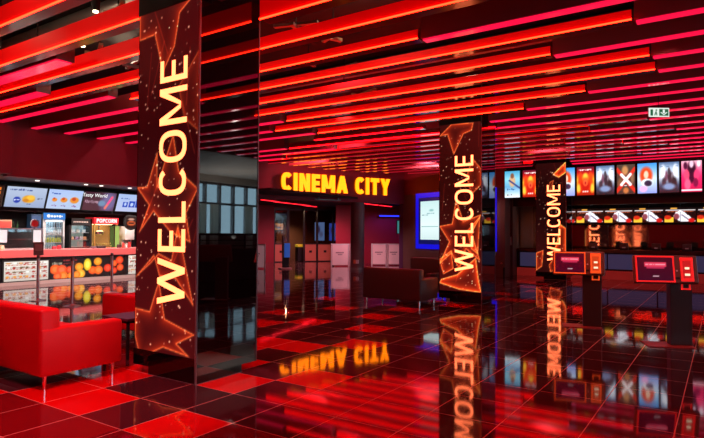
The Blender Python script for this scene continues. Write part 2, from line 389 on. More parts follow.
for n in range(-3, 23):
    X = RX(n); line = ledline if n <= 10 else ledline2 if n <= 12 else ledline3
    if n < 0: baffleA(X, YR, 13.5); continue
    if n == 0: baffleA(X, YR, 13.5); continue
    if n == 1: baffleA(X, YR, 4.4); baffleA(X, 5.56, 13.5); continue
    if n == 2: baffleA(X, YR, 4.4); baffleA(X, 5.56, 13.5); continue
    if n == 3: baffleA(X, YR, 13.5, None, .16); continue
    sp_ = right_split[n]
    le = 9.05 if n == 4 else 6.6+.4*n if n in (5, 6, 7) else left_end[n]
    if n == 22: sp_ = 3.0; baffleB(X+.02, X+.2, YR, 4.3); baffleA(X, 5.6, 10.6, line, .26); continue
    hh = .26 if n >= 13 else .12
    if n in (11, 21):  # opening around a column
        baffleA(X, 5.75, le, line, hh); baffleB(X+.06, X+.215, YR, 4.2); continue
    baffleA(X, sp_, le, line, hh)
    baffleB(X+.06, X+.215, YR, sp_-.02)
    if n <= 14 and le < 12.5:
        sh = {4: -.37, 5: -.3, 6: -.27, 7: -.17}.get(n, -.1)
        baffleB(X+sh, X+sh+.18, le+.1, 13.6 if n > 4 else 13.55)
baffleB(4.16, 4.42, 7.82, 13.5, .22); baffleB(4.96, 5.2, 9.95, 13.5, .22)

# services above the baffles: ducts, pipes, cable trays, small spots
duct = mat('galvanised_duct', (.35, .33, .32), .35, .7)
for k, (x, y0, y1, z, r) in enumerate(((1.6, 3, 13, 4.87, .13), (4.82, 5, 13, 4.84, .16), (9.3, 0, 9, 4.86, .14), (13.6, 2, 11, 4.88, .12))):
    tag(MB().cyl((x, y0, z), (x, y1, z), r).build('ventilation_duct', duct, smooth=True), 'round grey duct above the ceiling baffles', 'duct', 'ducts above the baffles')
tan = mat('tan_steel', (.5, .36, .2), .5)
for k in range(22):
    x, y, z = 2.0+(k % 11)*.76+.15, 5.5+(k//11)*3.2+random.uniform(-.9, 1.4), random.uniform(4.38, 4.5); l1 = random.uniform(.25, .5)
    e = empty('service_bracket', (x, y, z), 0, 'short steel service bracket with a lamp cable hung above the baffles', 'bracket', 'service brackets above the baffles')
    M_ = Matrix.Rotation(random.uniform(-.5, .5), 4, 'Z')
    MB().box(-l1/2, l1/2, -.03, .03, 0, .05, M=M_).box(-.03, .03, -l1, l1, .05, .09, M=M_).build('rails', random.choice([tan, duct, greym, tan]), e)
    MB().cyl((0, 0, .09), (0, 0, 5.0-z), .01, n=8).build('hanger', blackm, e)
warmw = glow('spot_warm', (1, .72, .42), 8)
for k, (x, y) in enumerate(((4.25, 9.8), (3.5, 8.1), (2.7, 6.3), (5.0, 8.6), (4.3, 7.1), (2.75, 5.0))):
    e = empty('ceiling_spotlight', (x, y, 4.55), 0, 'small spotlight in the dark void between the baffles', 'spotlight', 'spotlights in the ceiling void')
    MB().cyl((0, 0, .02), (0, 0, .16), .05, .06).build('housing', blackm, e)
    MB().cyl((0, 0, 0), (0, 0, .019), .035).build('lamp', warmw, e)
    MB().cyl((0, 0, .16), (0, 0, .45), .01, n=8).build('stem', blackm, e)

# ================================================================== LED COLUMNS
TOPZ = 4.0
# shards in metres: u from the left edge (0..1.03), v above floor
SH1 = [  # (polygon, tint strength, fill)
    ([(.0, 3.72), (.28, 3.74), (.43, 3.30), (.62, 3.55), (.70, 3.9), (1.03, 4.1), (.0, 4.3)], 1.0, .18),
    ([(.0, 2.05), (.18, 2.05), (.35, 2.42), (.36, 2.05), (.62, 2.6), (.72, 2.2), (1.03, 2.0), (.85, 1.75), (.92, 1.45), (.6, 1.55), (.3, 1.78), (.05, 1.55), (.22, 1.85)], 1.0, .45),
    ([(.0, 1.05), (.28, 1.22), (.40, 1.32), (.62, 1.25), (.72, 1.62), (.98, .80), (.70, 1.06), (.42, 1.08), (.32, 1.3)], .95, .35),
    ([(.0, .70), (.26, .68), (.38, .95), (.42, 1.0), (.52, .62), (1.0, .5), (.72, .38), (.92, .27), (.5, .32), (.1, .16), (.0, .4)], 1.0, .12),
    ([(.70, 3.1), (1.03, 3.45), (1.03, 2.6), (.80, 2.75)], .55, .35),
]
SH2 = [
    ([(.0, 3.76), (.2, 3.78), (.36, 3.32), (.6, 3.76), (.8, 3.82), (.84, 3.98), (.3, 4.0)], .9, .1),
    ([(.82, 3.2), (1.03, 2.95), (1.03, 2.6), (.8, 2.4), (.68, 2.8)], .8, .8),
    ([(.0, 1.7), (.32, 1.75), (.42, 2.3), (.6, 1.8), (1.03, 1.95), (.8, 1.55), (1.0, .95), (.66, 1.2), (.5, .75), (.3, 1.1), (.0, .85), (.25, 1.35)], 1.0, .3),
    ([(.0, .95), (.3, 1.15), (.35, .75), (.1, .62)], .9, .9),
    ([(.45, .62), (.9, 1.0), (.97, .5), (1.03, .26), (.5, .3), (.0, .42), (.05, .5)], 1.4, 1.1),
    ([(.7, 1.6), (1.0, 1.9), (.95, 1.1), (.8, 1.2)], .9, .5),
]
SH3 = [
    ([(.6, 3.6), (1.03, 4.0), (1.03, 3.65), (.8, 3.5)], 2.2, 2.0),
    ([(.82, 1.9), (1.03, 1.75), (1.03, .9), (.9, .7), (.6, .9), (.75, 1.35)], 1.8, 1.5),
    ([(.0, .9), (.25, 1.0), (.2, .45), (.0, .3)], 1.1, .8),
    ([(.35, 3.0), (.5, 3.35), (.62, 3.4), (.45, 2.9)], .8, .2),
    ([(.45, .5), (.7, .85), (.9, .4), (.5, .27)], 1.0, .6),
]
def led_fn(sh, basec, seed, hot=1.0):
    def fn(U, V):
        u, v = U*1.033, .256+V*(TOPZ+.0-.256)
        c = np.tile(np.array(basec, float), (len(u), 1)); c += np.array((12, 2, 2))*np.sin(v*1.7+u)[:, None]
        for poly, k, fill in sh:
            d, ins = polydist(u, v, poly)
            g = np.exp(-d/.07)*ins*k; ln_ = np.exp(-(d/.011)**2)*k*1.25
            halo = np.exp(-d/.035)*(~ins)*.25*k
            c += g[:, None]*np.array((102, 29, 8))*hot+ln_[:, None]*np.array((62, 44, 22))*hot+(ins*fill*.26)[:, None]*np.array((80, 20, 4))+halo[:, None]*np.array((50, 8, 2))
        r = np.random.default_rng(seed+50)
        for q in range(9):  # faint facet lines
            x0, y0 = r.random()*1.03, .4+r.random()*3.4; a = r.uniform(.9, 2.3); x1, y1 = x0+math.cos(a)*.6, y0+math.sin(a)*.6
            dx, dy = x1-x0, y1-y0; t = np.clip(((u-x0)*dx+(v-y0)*dy)/(dx*dx+dy*dy), 0, 1); d = np.hypot(u-x0-t*dx, v-y0-t*dy)
            c += np.exp(-(d/.008)**2)[:, None]*np.array((45, 14, 8))
        r = np.random.default_rng(seed)
        for q in range(170):
            x, y, s = r.random()*1.03, .3+r.random()*3.65, r.choice([.005, .007, .010])
            d2_ = (u-x)**2+(v-y)**2; c += (np.exp(-d2_/(s*s))*r.uniform(.5, 1.2))[:, None]*np.array((230, 190, 150))
        return np.clip(c, 0, 255)
    return fn
letter_m = glow('lettering_glow', (1, .17, .058), 5.5)
led_m = screen_mat('led_picture', 1.35, .45); led_m.node_tree.nodes['Principled BSDF'].inputs['Specular IOR Level'].default_value = .15
def column(X, sh, basec, seed, label, nx, ny, lm, TOPZ=4.0, hot=1.0, dz=0):
    Y0, Y1, D = 4.467, 5.5, .88
    e = empty('display_column', (X, (Y0+Y1)/2, 0), 0, label, 'column')
    y0, y1 = Y0-(Y0+Y1)/2, Y1-(Y0+Y1)/2
    MB().box(.012, D, y0+.0, y1, .085, 5.0).build('body', mirrorb, e)
    MB().box(.0, .65, y0+.0, y1-.27, 0, .085).build('plinth', blackg, e)
    MB().box(-.006, .012, y0-.006, y0+.012, .0, 5.0).build('corner_trim', greym, e)
    MB().box(D-.008, D+.006, y0-.006, y0+.008, .085, 5.0).build('corner_trim', greym, e)
    MB().box(-.004, .66, y0-.004, y1-.265, 0, .006).build('floor_trim', greym, e)
    # front screen faces -X, left is +Y
    s = picture('led_screen', (.010, y1-.012, .256), (0, -1, 0), (0, 0, 1), y1-y0-.024, TOPZ-.256, nx, ny, led_fn(sh, basec, seed, hot), led_m, e)
    MB().box(.0, .012, y0, y1, TOPZ, 5.0).build('top_panel', blackm, e)
    MB().box(.0, .012, y0, y1, .085, .256).build('bottom_panel', blackg, e)
    mb = MB()
    for ch, g in letters('WELCOME', .125, .15, 2.64, .44, (.006, y0+.2, .775+dz), (0, 0, 1), (0, 1, 0), -.004):
        me_ = bpy.data.meshes.new('t'); g.bm.to_mesh(me_); mb.bm.from_mesh(me_); g.bm.free()
    mb.build('lettering', lm, s)
    # rear screen faces +X
    s2 = picture('led_screen', (D+.004, y0+.012, .256), (0, 1, 0), (0, 0, 1), y1-y0-.024, TOPZ-.256, 16, 58, led_fn(sh, basec, seed+1, hot), led_m, e)
    mb = MB()
    for ch, g in letters('WELCOME', .125, .15, 2.64, .44, (D+.006, y1-.2, .775+dz), (0, 0, 1), (0, -1, 0), -.004):
        me_ = bpy.data.meshes.new('t'); g.bm.to_mesh(me_); mb.bm.from_mesh(me_); g.bm.free()
    mb.build('lettering', lm, s2)
    return e
column(3.852, SH1, (46, 4, 6), 1, 'large nearest column with a bright welcome display and a mirror-black side, beside the red sofa', 104, 372, letter_m)
column(11.9, SH2, (48, 7, 6), 2, 'middle column with a glowing welcome display, behind the dark brown sofa', 66, 236, glow('lettering_glow_pale', (1, .17, .06), 6), 4.09, 1.35, -.07)
column(19.95, SH3, (30, 5, 5), 3, 'farthest column with a narrow welcome display in front of the box office', 44, 156, MATS['lettering_glow_pale'], 4.06, 1.3, -.12)

# ================================================================== SIGN OVER THE ENTRANCE
sign = empty('illuminated_sign', (*(wp+wd*2.55+wn*.1)[:2], 3.0), 0, 'large glowing yellow two-word sign on the maroon bulkhead over the entrance', 'sign')
inv = Matrix.Translation(-Vector((*(wp+wd*2.55+wn*.1)[:2], 3.0)))
yel = glow('sign_yellow', (1, .185, .002), 4); yedge = mat('sign_return_orange', (.8, .25, .01), .4, emit=(1, .25, .0), es=.5)
for ch, g in letters('CINEMA CITY', .235, .105, 5.2, .72, (*(wp-wd*.12+wn*.10)[:2], 3.25), wd, (0, 0, 1), .012):
    g.bm.transform(inv); o = g.build('letter', yel, sign); 
for ch, g in letters('CINEMA CITY', .235, .105, 5.2, .72, (*(wp-wd*.12+wn*.02)[:2], 3.25), wd, (0, 0, 1), .078):
    g.bm.transform(inv); g.build('letter_return', yedge, sign)
mb = MB(); mb.box(1.55, 1.58, -.10, -.0, 2.95, 3.28, M=MW); mb.box(2.45, 2.48, -.10, -.0, 2.95, 3.28, M=MW); mb.box(1.4, 2.6, -.06, -.0, 2.93, 2.97, M=MW)
mb.bm.transform(inv); mb.build('bracket', greym, sign)

# ================================================================== SOFAS
def sofa(name, loc, rz, label, L=1.5, D=.92, fabric=None, H_back=.79, legm=chrome):
    e = empty(name, loc, rz, label, 'sofa')
    b = .035
    MB().box(.0, .2, .012, L-.012, .13, H_back, b, 3).build('backrest', fabric, e, True)
    for y in (0, L-.17): MB().box(.004, D, y, y+.17, .128, .60, b, 3).build('armrest', fabric, e, True)
    MB().box(.2, D-.02, .165, L-.165, .13, .33, .02, 2).build('base', fabric, e, True)
    n = 2 if L > 1.2 else 1; w = (L-.34)/n
    for k in range(n): MB().box(.2, D-.0, .172+k*w, .168+(k+1)*w, .325, .46, .04, 3).build('seat_cushion', fabric, e, True)
    for x in (.08, D-.08):
        for y in (.07, L-.07): MB().cyl((x, y, 0), (x, y, .135), .018, .023, 14).build('leg', legm, e, True)
    return e
redfab = mat('red_leatherette', (.68, .004, .012), .42, noise=.05, nscale=60, bump=.05)
brownfab = mat('brown_leatherette', (.042, .032, .03), .42, noise=.1, nscale=60, bump=.05)
sofa('sofa', (2.83, 5.5, 0), 0, 'bright red leatherette sofa with chrome legs beside the nearest column', 1.75, .89, redfab)
sofa('sofa', (10.5, 5.27, 0), 0, 'dark brown leatherette sofa seen from behind, in front of the middle column', 1.45, .86, brownfab, .80)
sofa('armchair', (13.0, 6.75, 0), math.radians(180), 'dark brown armchair behind the brown sofa, facing back towards us', .95, .9, brownfab, .95)['category'] = 'armchair'
sofa('armchair', (4.9, 6.95, 0), 0, 'low red armchair partly hidden behind the small table and the nearest column', .85, .8, redfab, .63)['category'] = 'armchair'

# side table
t = empty('side_table', (4.42, 6.25, 0), 0, 'low dark side table between the red sofa and the nearest column', 'table')
dk = mat('plum_laminate', (.09, .025, .05), .3)
MB().box(-.32, .3, -.27, .27, .47, .50, .005).build('table_top', dk, t)
for x in (-.30, .26):
    for y in (-.25, .22): MB().box(x, x+.03, y, y+.03, 0, .47).build('leg', blackm, t)
MB().box(-.30, .29, -.25, .25, .44, .47).build('apron', blackm, t)

# ================================================================== TICKET KIOSKS
kbody = mat('kiosk_body', (.16, .06, .045), .35); kpil = mat('kiosk_pillar', (.045, .018, .016), .4)
def kiosk(X, Y, rz, label, ledc, ledn, scr_seed=0):
    e = empty('ticket_kiosk', (X, Y, 0), rz, label, 'kiosk')
    MB().box(-.07, .09, -.14, .14, .012, .98, .006).build('pillar', kpil, e)
    MB().box(.06, .095, -.165, -.142, .012, 1.0).build('edge_trim', greym, e)
    MB().box(-.22, .18, -.14, .46, 0, .012, .003).build('base_plate', mat('kiosk_plate', (.3, .03, .03), .4), e)
    T = Matrix.Translation((-.09, 0, 1.07)) @ Matrix.Rotation(math.radians(12), 4, 'Y')
    def part(mb, name, mt, par=e): mb.bm.transform(T); return mb.build(name, mt, par)
    h = part(MB().box(-.03, .06, -.2, .62, -.2, .2, .02, 3), 'head', kbody)
    ed = mat(ledn+'_border', ledc, .3, emit=ledc, es=.55)
    f = MB()
    for a in ((.10, .60, .165, .185), (.10, .60, -.185, -.165), (.10, .12, -.185, .185), (.58, .60, -.185, .185)): f.box(-.042, -.03, a[0], a[1], a[2], a[3], .002, 1)
    part(f, 'screen_border', ed)
    def fn(U, V):
        c = base(U, V, (0, (60, 2, 30)), (1, (75, 3, 25)))
        c = rect(c, U, V, .2, .82, .6, .78, (235, 60, 90)); c = rect(c, U, V, .27, .75, .52, .6, (190, 40, 80)); c = scribble(c, U, V, .25, .78, .66, .72, (255, 170, 190), 9, 2)
        c = rect(c, U, V, .42, .6, .18, .21, (220, 180, 190)); c = rect(c, U, V, .1, .9, .05, .07, (120, 20, 50)); return c
    s = picture('touch_screen', (-.036, .58, -.165), (0, -1, 0), (0, 0, 1), .46, .33, 36, 26, fn, screen_mat(), e); s.data.transform(T)
    f = MB()
    f.box(-.05, -.03, -.135, .025, .12, .165, .004, 1); f.box(-.05, -.03, -.135, -.11, -.15, .165, .004, 1); f.box(-.05, -.03, 0, .025, -.15, .165, .004, 1); f.box(-.05, -.03, -.135, .025, -.17, -.13, .004, 1)
    part(f, 'payment_surround', ed)
    pd = part(MB().box(-.042, -.03, -.11, 0, -.13, .12), 'payment_terminal', mat(ledn+'_terminal', tuple(c*.5 for c in ledc), .4, emit=ledc, es=.35))
    for a in ((-.085, -.03, .0, .03), (-.09, -.025, -.09, -.06)): part(MB().box(-.046, -.042, *a), 'key_light', glow('key_light', (1, .75, .5), 1.3), pd)
    part(MB().box(-.036, -.03, .04, .1, -.14, -.11), 'ticket_slot', blackm)
    part(MB().cyl((-.036, .07, -.02), (-.03, .07, -.02), .012, n=12), 'sensor', white)
    r = MB(); 
    for a in ((-.12, .0, .875, .895), (-.12, .0, .79, .81), (-.12, -.1, .79, .895), (-.02, .0, .79, .895)): r.box(-.085, -.07, a[0], a[1], a[2], a[3])
    r.build('ticket_tray', ed, e)
    return e
kiosk(10.12, 1.86, math.radians(14.5), 'ticket kiosk with an orange-edged screen, left of the two, farther away', (1, .12, .02), 'orange')
kiosk(9.13, .52, math.radians(22), 'ticket kiosk with a red-edged screen, right of the two, nearer us', (1, .02, .02), 'red')
k3 = kiosk(9.1, -.75, math.radians(150), 'ticket kiosk seen only as a dark reflection in the side of the nearest column', (1, .02, .02), 'red')

k3.location.z = .007
# ================================================================== POPCORN BAR
CY = 16.9
bar = empty('snack_counter', (9.0, CY, 0), 0, 'long snack counter with coral top band and lit pictures on its front', 'counter')
def bp_(mb, name, mt, par=bar):
    mb.bm.transform(Matrix.Translation((-9.0, -CY, 0))); return mb.build(name, mt, par)
bp_(MB().box(3.0, 12.6, CY+.05, CY+.7, .1, .8), 'body', mat('counter_dark', (.015, .01, .012), .3))
bp_(MB().box(2.95, 12.65, CY-.08, CY+.8, .80, 1.02, .01), 'countertop', mat('coral_top', (.72, .13, .13), .4))
bp_(MB().box(3.0, 12.6, CY-.0, CY+.6, 0, .1), 'plinth', mat('plinth_pale', (.55, .42, .4), .35))
def fn_food(U, V):
    c = base(U, V, (0, (200, 190, 180)), (1, (235, 225, 215))); r = np.random.default_rng(3)
    for row in range(4):
        y = .12+row*.23
        c = scribble(c, U, V, .03, .97, y, y+.05, (190, 60, 40), 14, row); c = scribble(c, U, V, .03, .97, y+.08, y+.14, (150, 110, 90), 9, row+9)
        for q in range(7): c = ell(c, U, V, .07+q*.14+r.random()*.03, y+.10, .04, .05, [(225, 150, 60), (170, 40, 30), (120, 90, 60), (240, 240, 235)][r.integers(4)])
    return c
fp = picture('food_picture', (7.64-9, -.003+.0, .13), (1, 0, 0), (0, 0, 1), 1.24, .56, 56, 28, fn_food, screen_mat('lightbox', 1.15), bar)
fp.location = (0, 0, 0)
picture('food_picture', (7.6-9, .04, .705), (1, 0, 0), (0, 0, 1), 1.3, .07, 40, 4, lambda U, V: scribble(base(U, V, (0, (90, 60, 50)), (1, (90, 60, 50))), U, V, .02, .98, .1, .9, (240, 220, 200), 16, 5), MATS['lightbox'], bar)
def fn_orange(U, V):
    c = base(U, V, (0, (25, 8, 6)), (1, (22, 10, 10)))
    B_ = [(.06, .45, .065, (250, 90, 20)), (.14, .42, .065, (245, 80, 30)), (.16, .12, .06, (250, 110, 20)), (.09, .12, .05, (240, 80, 20)), (.24, .4, .05, (225, 60, 10)), (.26, .12, .045, (255, 130, 30)), (.36, .52, .055, (250, 140, 20)), (.38, .18, .06, (255, 170, 40)), (.33, .15, .05, (240, 120, 20)),
          (.61, .75, .055, (250, 140, 20)), (.54, .32, .055, (250, 80, 10)), (.62, .32, .06, (255, 100, 20)), (.75, .4, .055, (240, 50, 20)), (.84, .62, .045, (255, 80, 20)), (.92, .78, .055, (245, 60, 20)), (.93, .4, .05, (240, 70, 20)), (.84, .25, .045, (235, 50, 20))]
    for x, y, r, col in B_: c = ell(c, U, V, x, y, r, r*3.6, col, .2); c = ell(c, U, V, x, y, r*.55, r*2.0, tuple(min(255, q+35) for q in col), .5)
    c = ell(c, U, V, .47, .62, .05, .30, (235, 200, 30), .15); c = ell(c, U, V, .47, .62, .03, .18, (255, 235, 90), .3)
    c = scribble(c, U, V, .16, .33, .82, .9, (150, 30, 30), 7, 1); c = scribble(c, U, V, .16, .33, .68, .74, (110, 30, 30), 7, 2); c = scribble(c, U, V, .02, .14, .66, .8, (150, 140, 120), 5, 3)
    return c
picture('orange_picture', (8.96-9, -.003+.04, .12), (1, 0, 0), (0, 0, 1), 2.52, .64, 110, 32, fn_orange, MATS['lightbox'], bar)
picture('food_picture', (11.62-9, .04, .12), (1, 0, 0), (0, 0, 1), .42, .64, 16, 24, fn_food, MATS['lightbox'], bar)
bp_(MB().box(7.6, 8.93, CY+.0, CY+.05, .1, .8), 'front_frame', blackm)

# back counter
bk = MB().box(3.0, 9.54, 18.12, 19.5, 0, .92).box(10.34, 14.0, 18.12, 19.5, 0, .92); tag(bk.build('back_counter', mat('back_counter_grey', (.1, .08, .08), .4)), 'dark back counter carrying the snack machines', 'counter')

# menu screens above the counter, at Y = 15.4
Ym = 15.4
def at(px, py, Y):
    d = RR*((px-352)/555.8885)+UU*((219-py)/555.8885)+F; k = Y/d.y; return Vector((d.x*k, Y, EYE+d.z*k))
def m1(U, V):
    c = base(U, V, (0, (150, 170, 205)), (1, (185, 200, 225)))
    c = ell(c, U, V, .28, .36, .09, .16, (25, 60, 175)); c = scribble(c, U, V, .21, .35, .32, .4, (210, 225, 255), 4)
    c = ell(c, U, V, .57, .42, .16, .19, (235, 165, 30), .3); c = ell(c, U, V, .62, .5, .1, .12, (250, 195, 60), .4); c = ell(c, U, V, .5, .34, .08, .08, (210, 130, 20), .4)
    c = scribble(c, U, V, .08, .64, .82, .91, (60, 85, 150), 13, 3); c = scribble(c, U, V, .55, .66, .14, .2, (40, 50, 120), 3); c = scribble(c, U, V, .8, .92, .42, .5, (90, 90, 110), 3); return c
def m2(U, V):
    c = base(U, V, (0, (185, 205, 235)), (1, (175, 200, 245)))
    for x, s in ((.2, .075), (.47, .1), (.78, .13)):
        c = ell(c, U, V, x, .43+s*.4, s, s*1.3, (235, 140, 30), .3); c = ell(c, U, V, x-.02, .5+s*.3, s*.45, s*.7, (200, 60, 20), .4); c = scribble(c, U, V, x-.06, x+.08, .12, .22, (130, 60, 150), 3, 4)
    c = scribble(c, U, V, .1, .35, .74, .84, (60, 100, 190), 6, 1); return c
def m3(U, V):
    c = base(U, V, (0, (80, 35, 50)), (1, (70, 35, 50)))
    c = ell(c, U, V, .8, .5, .25, .6, (110, 100, 150), .8); c = ell(c, U, V, .58, .4, .12, .16, (110, 140, 175), .5); c = seg(c, U, V, .72, .15, .88, .75, .05, (240, 120, 110), .5); c = seg(c, U, V, .78, .4, .88, .75, .03, (255, 60, 150), .5)
    c = scribble(c, U, V, .05, .45, .36, .56, (170, 130, 150), 10, 1); return c
def m4(U, V):
    c = base(U, V, (0, (190, 200, 235)), (1, (170, 195, 240)))
    for x, s in ((.25, .07), (.45, .09), (.68, .12)): c = rect(c, U, V, x-s, x+s, .25, .25+s*4.2, (20, 70, 190)); c = ell(c, U, V, x, .42, s*.5, .1, (190, 210, 250))
    c = scribble(c, U, V, .1, .35, .7, .78, (80, 110, 190), 5); return c
def m0(U, V):
    c = base(U, V, (0, (40, 20, 15)), (1, (40, 20, 15)))
    for y in (.12, .4, .65, .85): c = rect(c, U, V, .5, .93, y-.08, y+.08, (240, 140, 40))
    return c
msc = screen_mat('menu_screen', 1.05)
for (xl, xr, yt, yb, fn, lab, tx) in ((-40, 4, 182.5, 206, m0, 'menu screen at the far left edge with orange bars', None), (5.5, 46.5, 186, 208, m1, 'pale blue menu screen with a blue disc and a heap of snacks', None), (47.5, 82.5, 189, 210, m2, 'pale blue menu screen with a row of three filled snack bowls', None),
                                 (83.5, 115.5, 192, 211.5, m3, 'dark purple menu screen with white heading and a bright drink', 'Tasty World'), (117, 150, 195, 213, m4, 'pale blue menu screen with three blue cups', None)):
    a, b = at(xl, yt, Ym), at(xr, yt, Ym); a2 = at(xl, yb, Ym); w = b.x-a.x; zt = 2.76; zb = 2.20
    e = empty('menu_screen', ((a.x+b.x)/2, Ym+.1, zb), 0, lab, 'screen'); e.rotation_euler.x = .36
    MB().box(-w/2, w/2, .01, .07, -.02, .58).build('housing', blackm, e)
    s = picture('picture', (-w/2+.015, .004, .0), (1, 0, 0), (0, 0, 1), w-.03, .56, 60, 30, fn, msc, e)
    if tx: textmesh('heading', tx, .15, (-.18, -.004, .46), (1, 0, 0), (0, 0, 1), glow('text_white', (1, 1, 1), 1.1), s)
    MB().cyl((0, .07, .3), (0, .28, .3), .02).build('bracket', greym, e)
bandm = MB().box(3, 14.1, Ym+.26, Ym+.36, 2.1, 2.86); struct(bandm.build('trim_menu_backing', blackm))
for k, x in enumerate((7.3, 8.6, 9.05, 9.95, 6.2, 10.8)):
    e = empty('soffit_downlight', (x, 14.5, 2.845), 0, 'small downlight in the grey soffit over the snack bar', 'downlight', 'soffit downlights')
    MB().cyl((0, 0, -.006), (0, 0, .015), .05).build('lamp', glow('downlight', (1, .85, .75), 2), e)
def arealight(name, loc, size, power, col, rot=(0, 0, 0), sy_=None):
    l = bpy.data.lights.new(name, 'AREA'); l.energy = power; l.color = col; l.size = size
    if sy_: l.shape = 'RECTANGLE'; l.size_y = sy_
    o = bpy.data.objects.new(name, l); COL.objects.link(o); o.location = loc; o.rotation_euler = rot; return o
BARLIGHTS = True

# machines on the back counter / beside it (local origin at base)
# drinks fridge
fr = empty('drinks_fridge', (9.94, 18.6, 0), 0, 'tall glass-door drinks fridge with a blue header, on the left of the popcorn machine', 'fridge')
fw = mat('fridge_white', (.6, .62, .65), .35)
f = MB(); f.box(-.36, -.32, 0, .6, 0, 2.18); f.box(.32, .36, 0, .6, 0, 2.18); f.box(-.36, .36, .55, .6, 0, 2.18); f.box(-.36, .36, 0, .6, 0, .25); f.box(-.36, .36, 0, .6, 2.13, 2.18); f.build('cabinet', fw, fr)
MB().box(-.36, .36, -.02, 0, 1.97, 2.18).build('header', glow('header_blue', (.03, .25, .8), .9), fr)
h = MB()
for q, (x, z, rx, rz_) in enumerate(((-.2, 2.08, .055, .06), (-.09, 2.075, .04, .04), (.0, 2.07, .04, .04), (.09, 2.08, .035, .05), (.18, 2.075, .045, .04), (.25, 2.08, .02, .05))): h.lathe([(rx, 0), (rx*.98, .006)], (0, 0, 0), 14); 
h.bm.free(); h = MB()
for (x, z, rx) in ((-.2, 2.08, .055), (-.09, 2.075, .038), (.0, 2.07, .038), (.09, 2.08, .034), (.18, 2.075, .042), (.25, 2.08, .02)): h.cyl((x, -.03, z), (x, -.02, z), rx)
h.build('header_marks', glow('text_white', (1, 1, 1), 1.1), fr)
g = MB(); g.box(-.33, -.29, -.02, .0, .25, 1.96); g.box(.29, .33, -.02, .0, .25, 1.96); g.box(-.33, .33, -.02, .0, 1.92, 1.96); g.box(-.33, .33, -.02, .0, .22, .28); d = g.build('door', fw, fr)
MB().box(-.29, .29, -.012, -.006, .28, 1.92).build('pane', glass, d)
MB().box(.28, .3, -.05, -.02, .9, 1.4).build('handle', greym, d)
for z in (.95, 1.2, 1.45, 1.7): MB().box(-.31, .31, .04, .52, z-.012, z).build('shelf', white, fr)
MB().box(-.3, .3, .05, .08, 1.9, 1.93).build('lamp', glow('fridge_lamp', (.8, .95, 1), 5), fr)
MB().box(-.31, .31, .53, .545, .3, 1.9).build('back_liner', mat('fridge_liner', (.7, .8, .85), .5, emit=(.7, .9, 1), es=.25), fr)
cols = [(.05, .02, .02), (.6, .65, .68), (.55, .6, .08), (.2, .5, .55)]
names = ['dark cola bottle on the top fridge shelf', 'clear water bottle on the second fridge shelf', 'yellow-green drink bottle on the third fridge shelf', 'turquoise drink bottle on the lowest visible fridge shelf']
for row, (z, c, nm) in enumerate(zip((1.7, 1.45, 1.2, .95), cols, names)):
    proto = None
    for q in range(7):
        x = 9.94-.25+q*.083
        if proto is None:
            e = empty('bottle', (x, 18.66, z), 0, nm, 'bottle', 'bottles in the fridge, row %s' % ('one', 'two', 'three', 'four')[row])
            MB().lathe([(.028, 0), (.03, .02), (.03, .12), (.014, .16), (.012, .175)], n=12).build('body', mat('drink_%s' % ('cola', 'water', 'lime', 'turquoise')[row], c, .25), e, True)
            MB().cyl((0, 0, .175), (0, 0, .19), .014, n=10).build('cap', white, e); proto = e
        else:
            o = copy_tree(proto); o.location.x = x
# dark pizza / nacho warmer with lit shelves
nw = empty('food_warmer', (10.79, 18.45, .921), 0, 'dark food warmer with lit glass shelves between the fridge and the popcorn machine', 'warmer')
f = MB(); f.box(-.4, -.34, 0, .5, 0, 1.1); f.box(.34, .4, 0, .5, 0, 1.1); f.box(-.4, .4, .45, .5, 0, 1.1); f.box(-.4, .4, 0, .5, .86, 1.1); f.box(-.4, .4, 0, .5, 0, .1); f.build('cabinet', blackm, nw)
MB().box(-.33, .33, .42, .44, .1, .86).build('lit_back', mat('pale_green', (.5, .6, .55), .5, emit=(.6, .75, .65), es=.35), nw)
for z in (.35, .6): MB().box(-.33, .33, .05, .42, z, z+.015).build('shelf', steel, nw)
MB().box(-.33, .33, .0, .01, .1, .84).build('pane', glass, nw)
h = MB()
for q in range(9): h.box(-.27+q*.06, -.235+q*.06, -.008, 0, .96, 1.0)
h.build('header_marks', mat('dim_text', (.6, .5, .45), .5, emit=(.8, .7, .6), es=.3), nw)
for q, (x, z, c) in enumerate(((-.22, .365, (.8, .5, .3)), (-.05, .365, (.45, .35, .55)), (.12, .365, (.75, .7, .75)), (.24, .365, (.8, .4, .2)), (-.2, .615, (.65, .7, .65)), (.0, .615, (.7, .7, .6)), (.2, .615, (.5, .55, .5)))):
    e = MB().box(10.79+x-.06, 10.79+x+.06, 18.6, 18.75, .92+z, .92+z+.11, .01).build('snack_packet', mat('packet_%s' % 'abcdefg'[q], c, .5))
    tag(e, 'small snack packet on the lit shelves of the food warmer', 'packet', 'snack packets in the warmer')
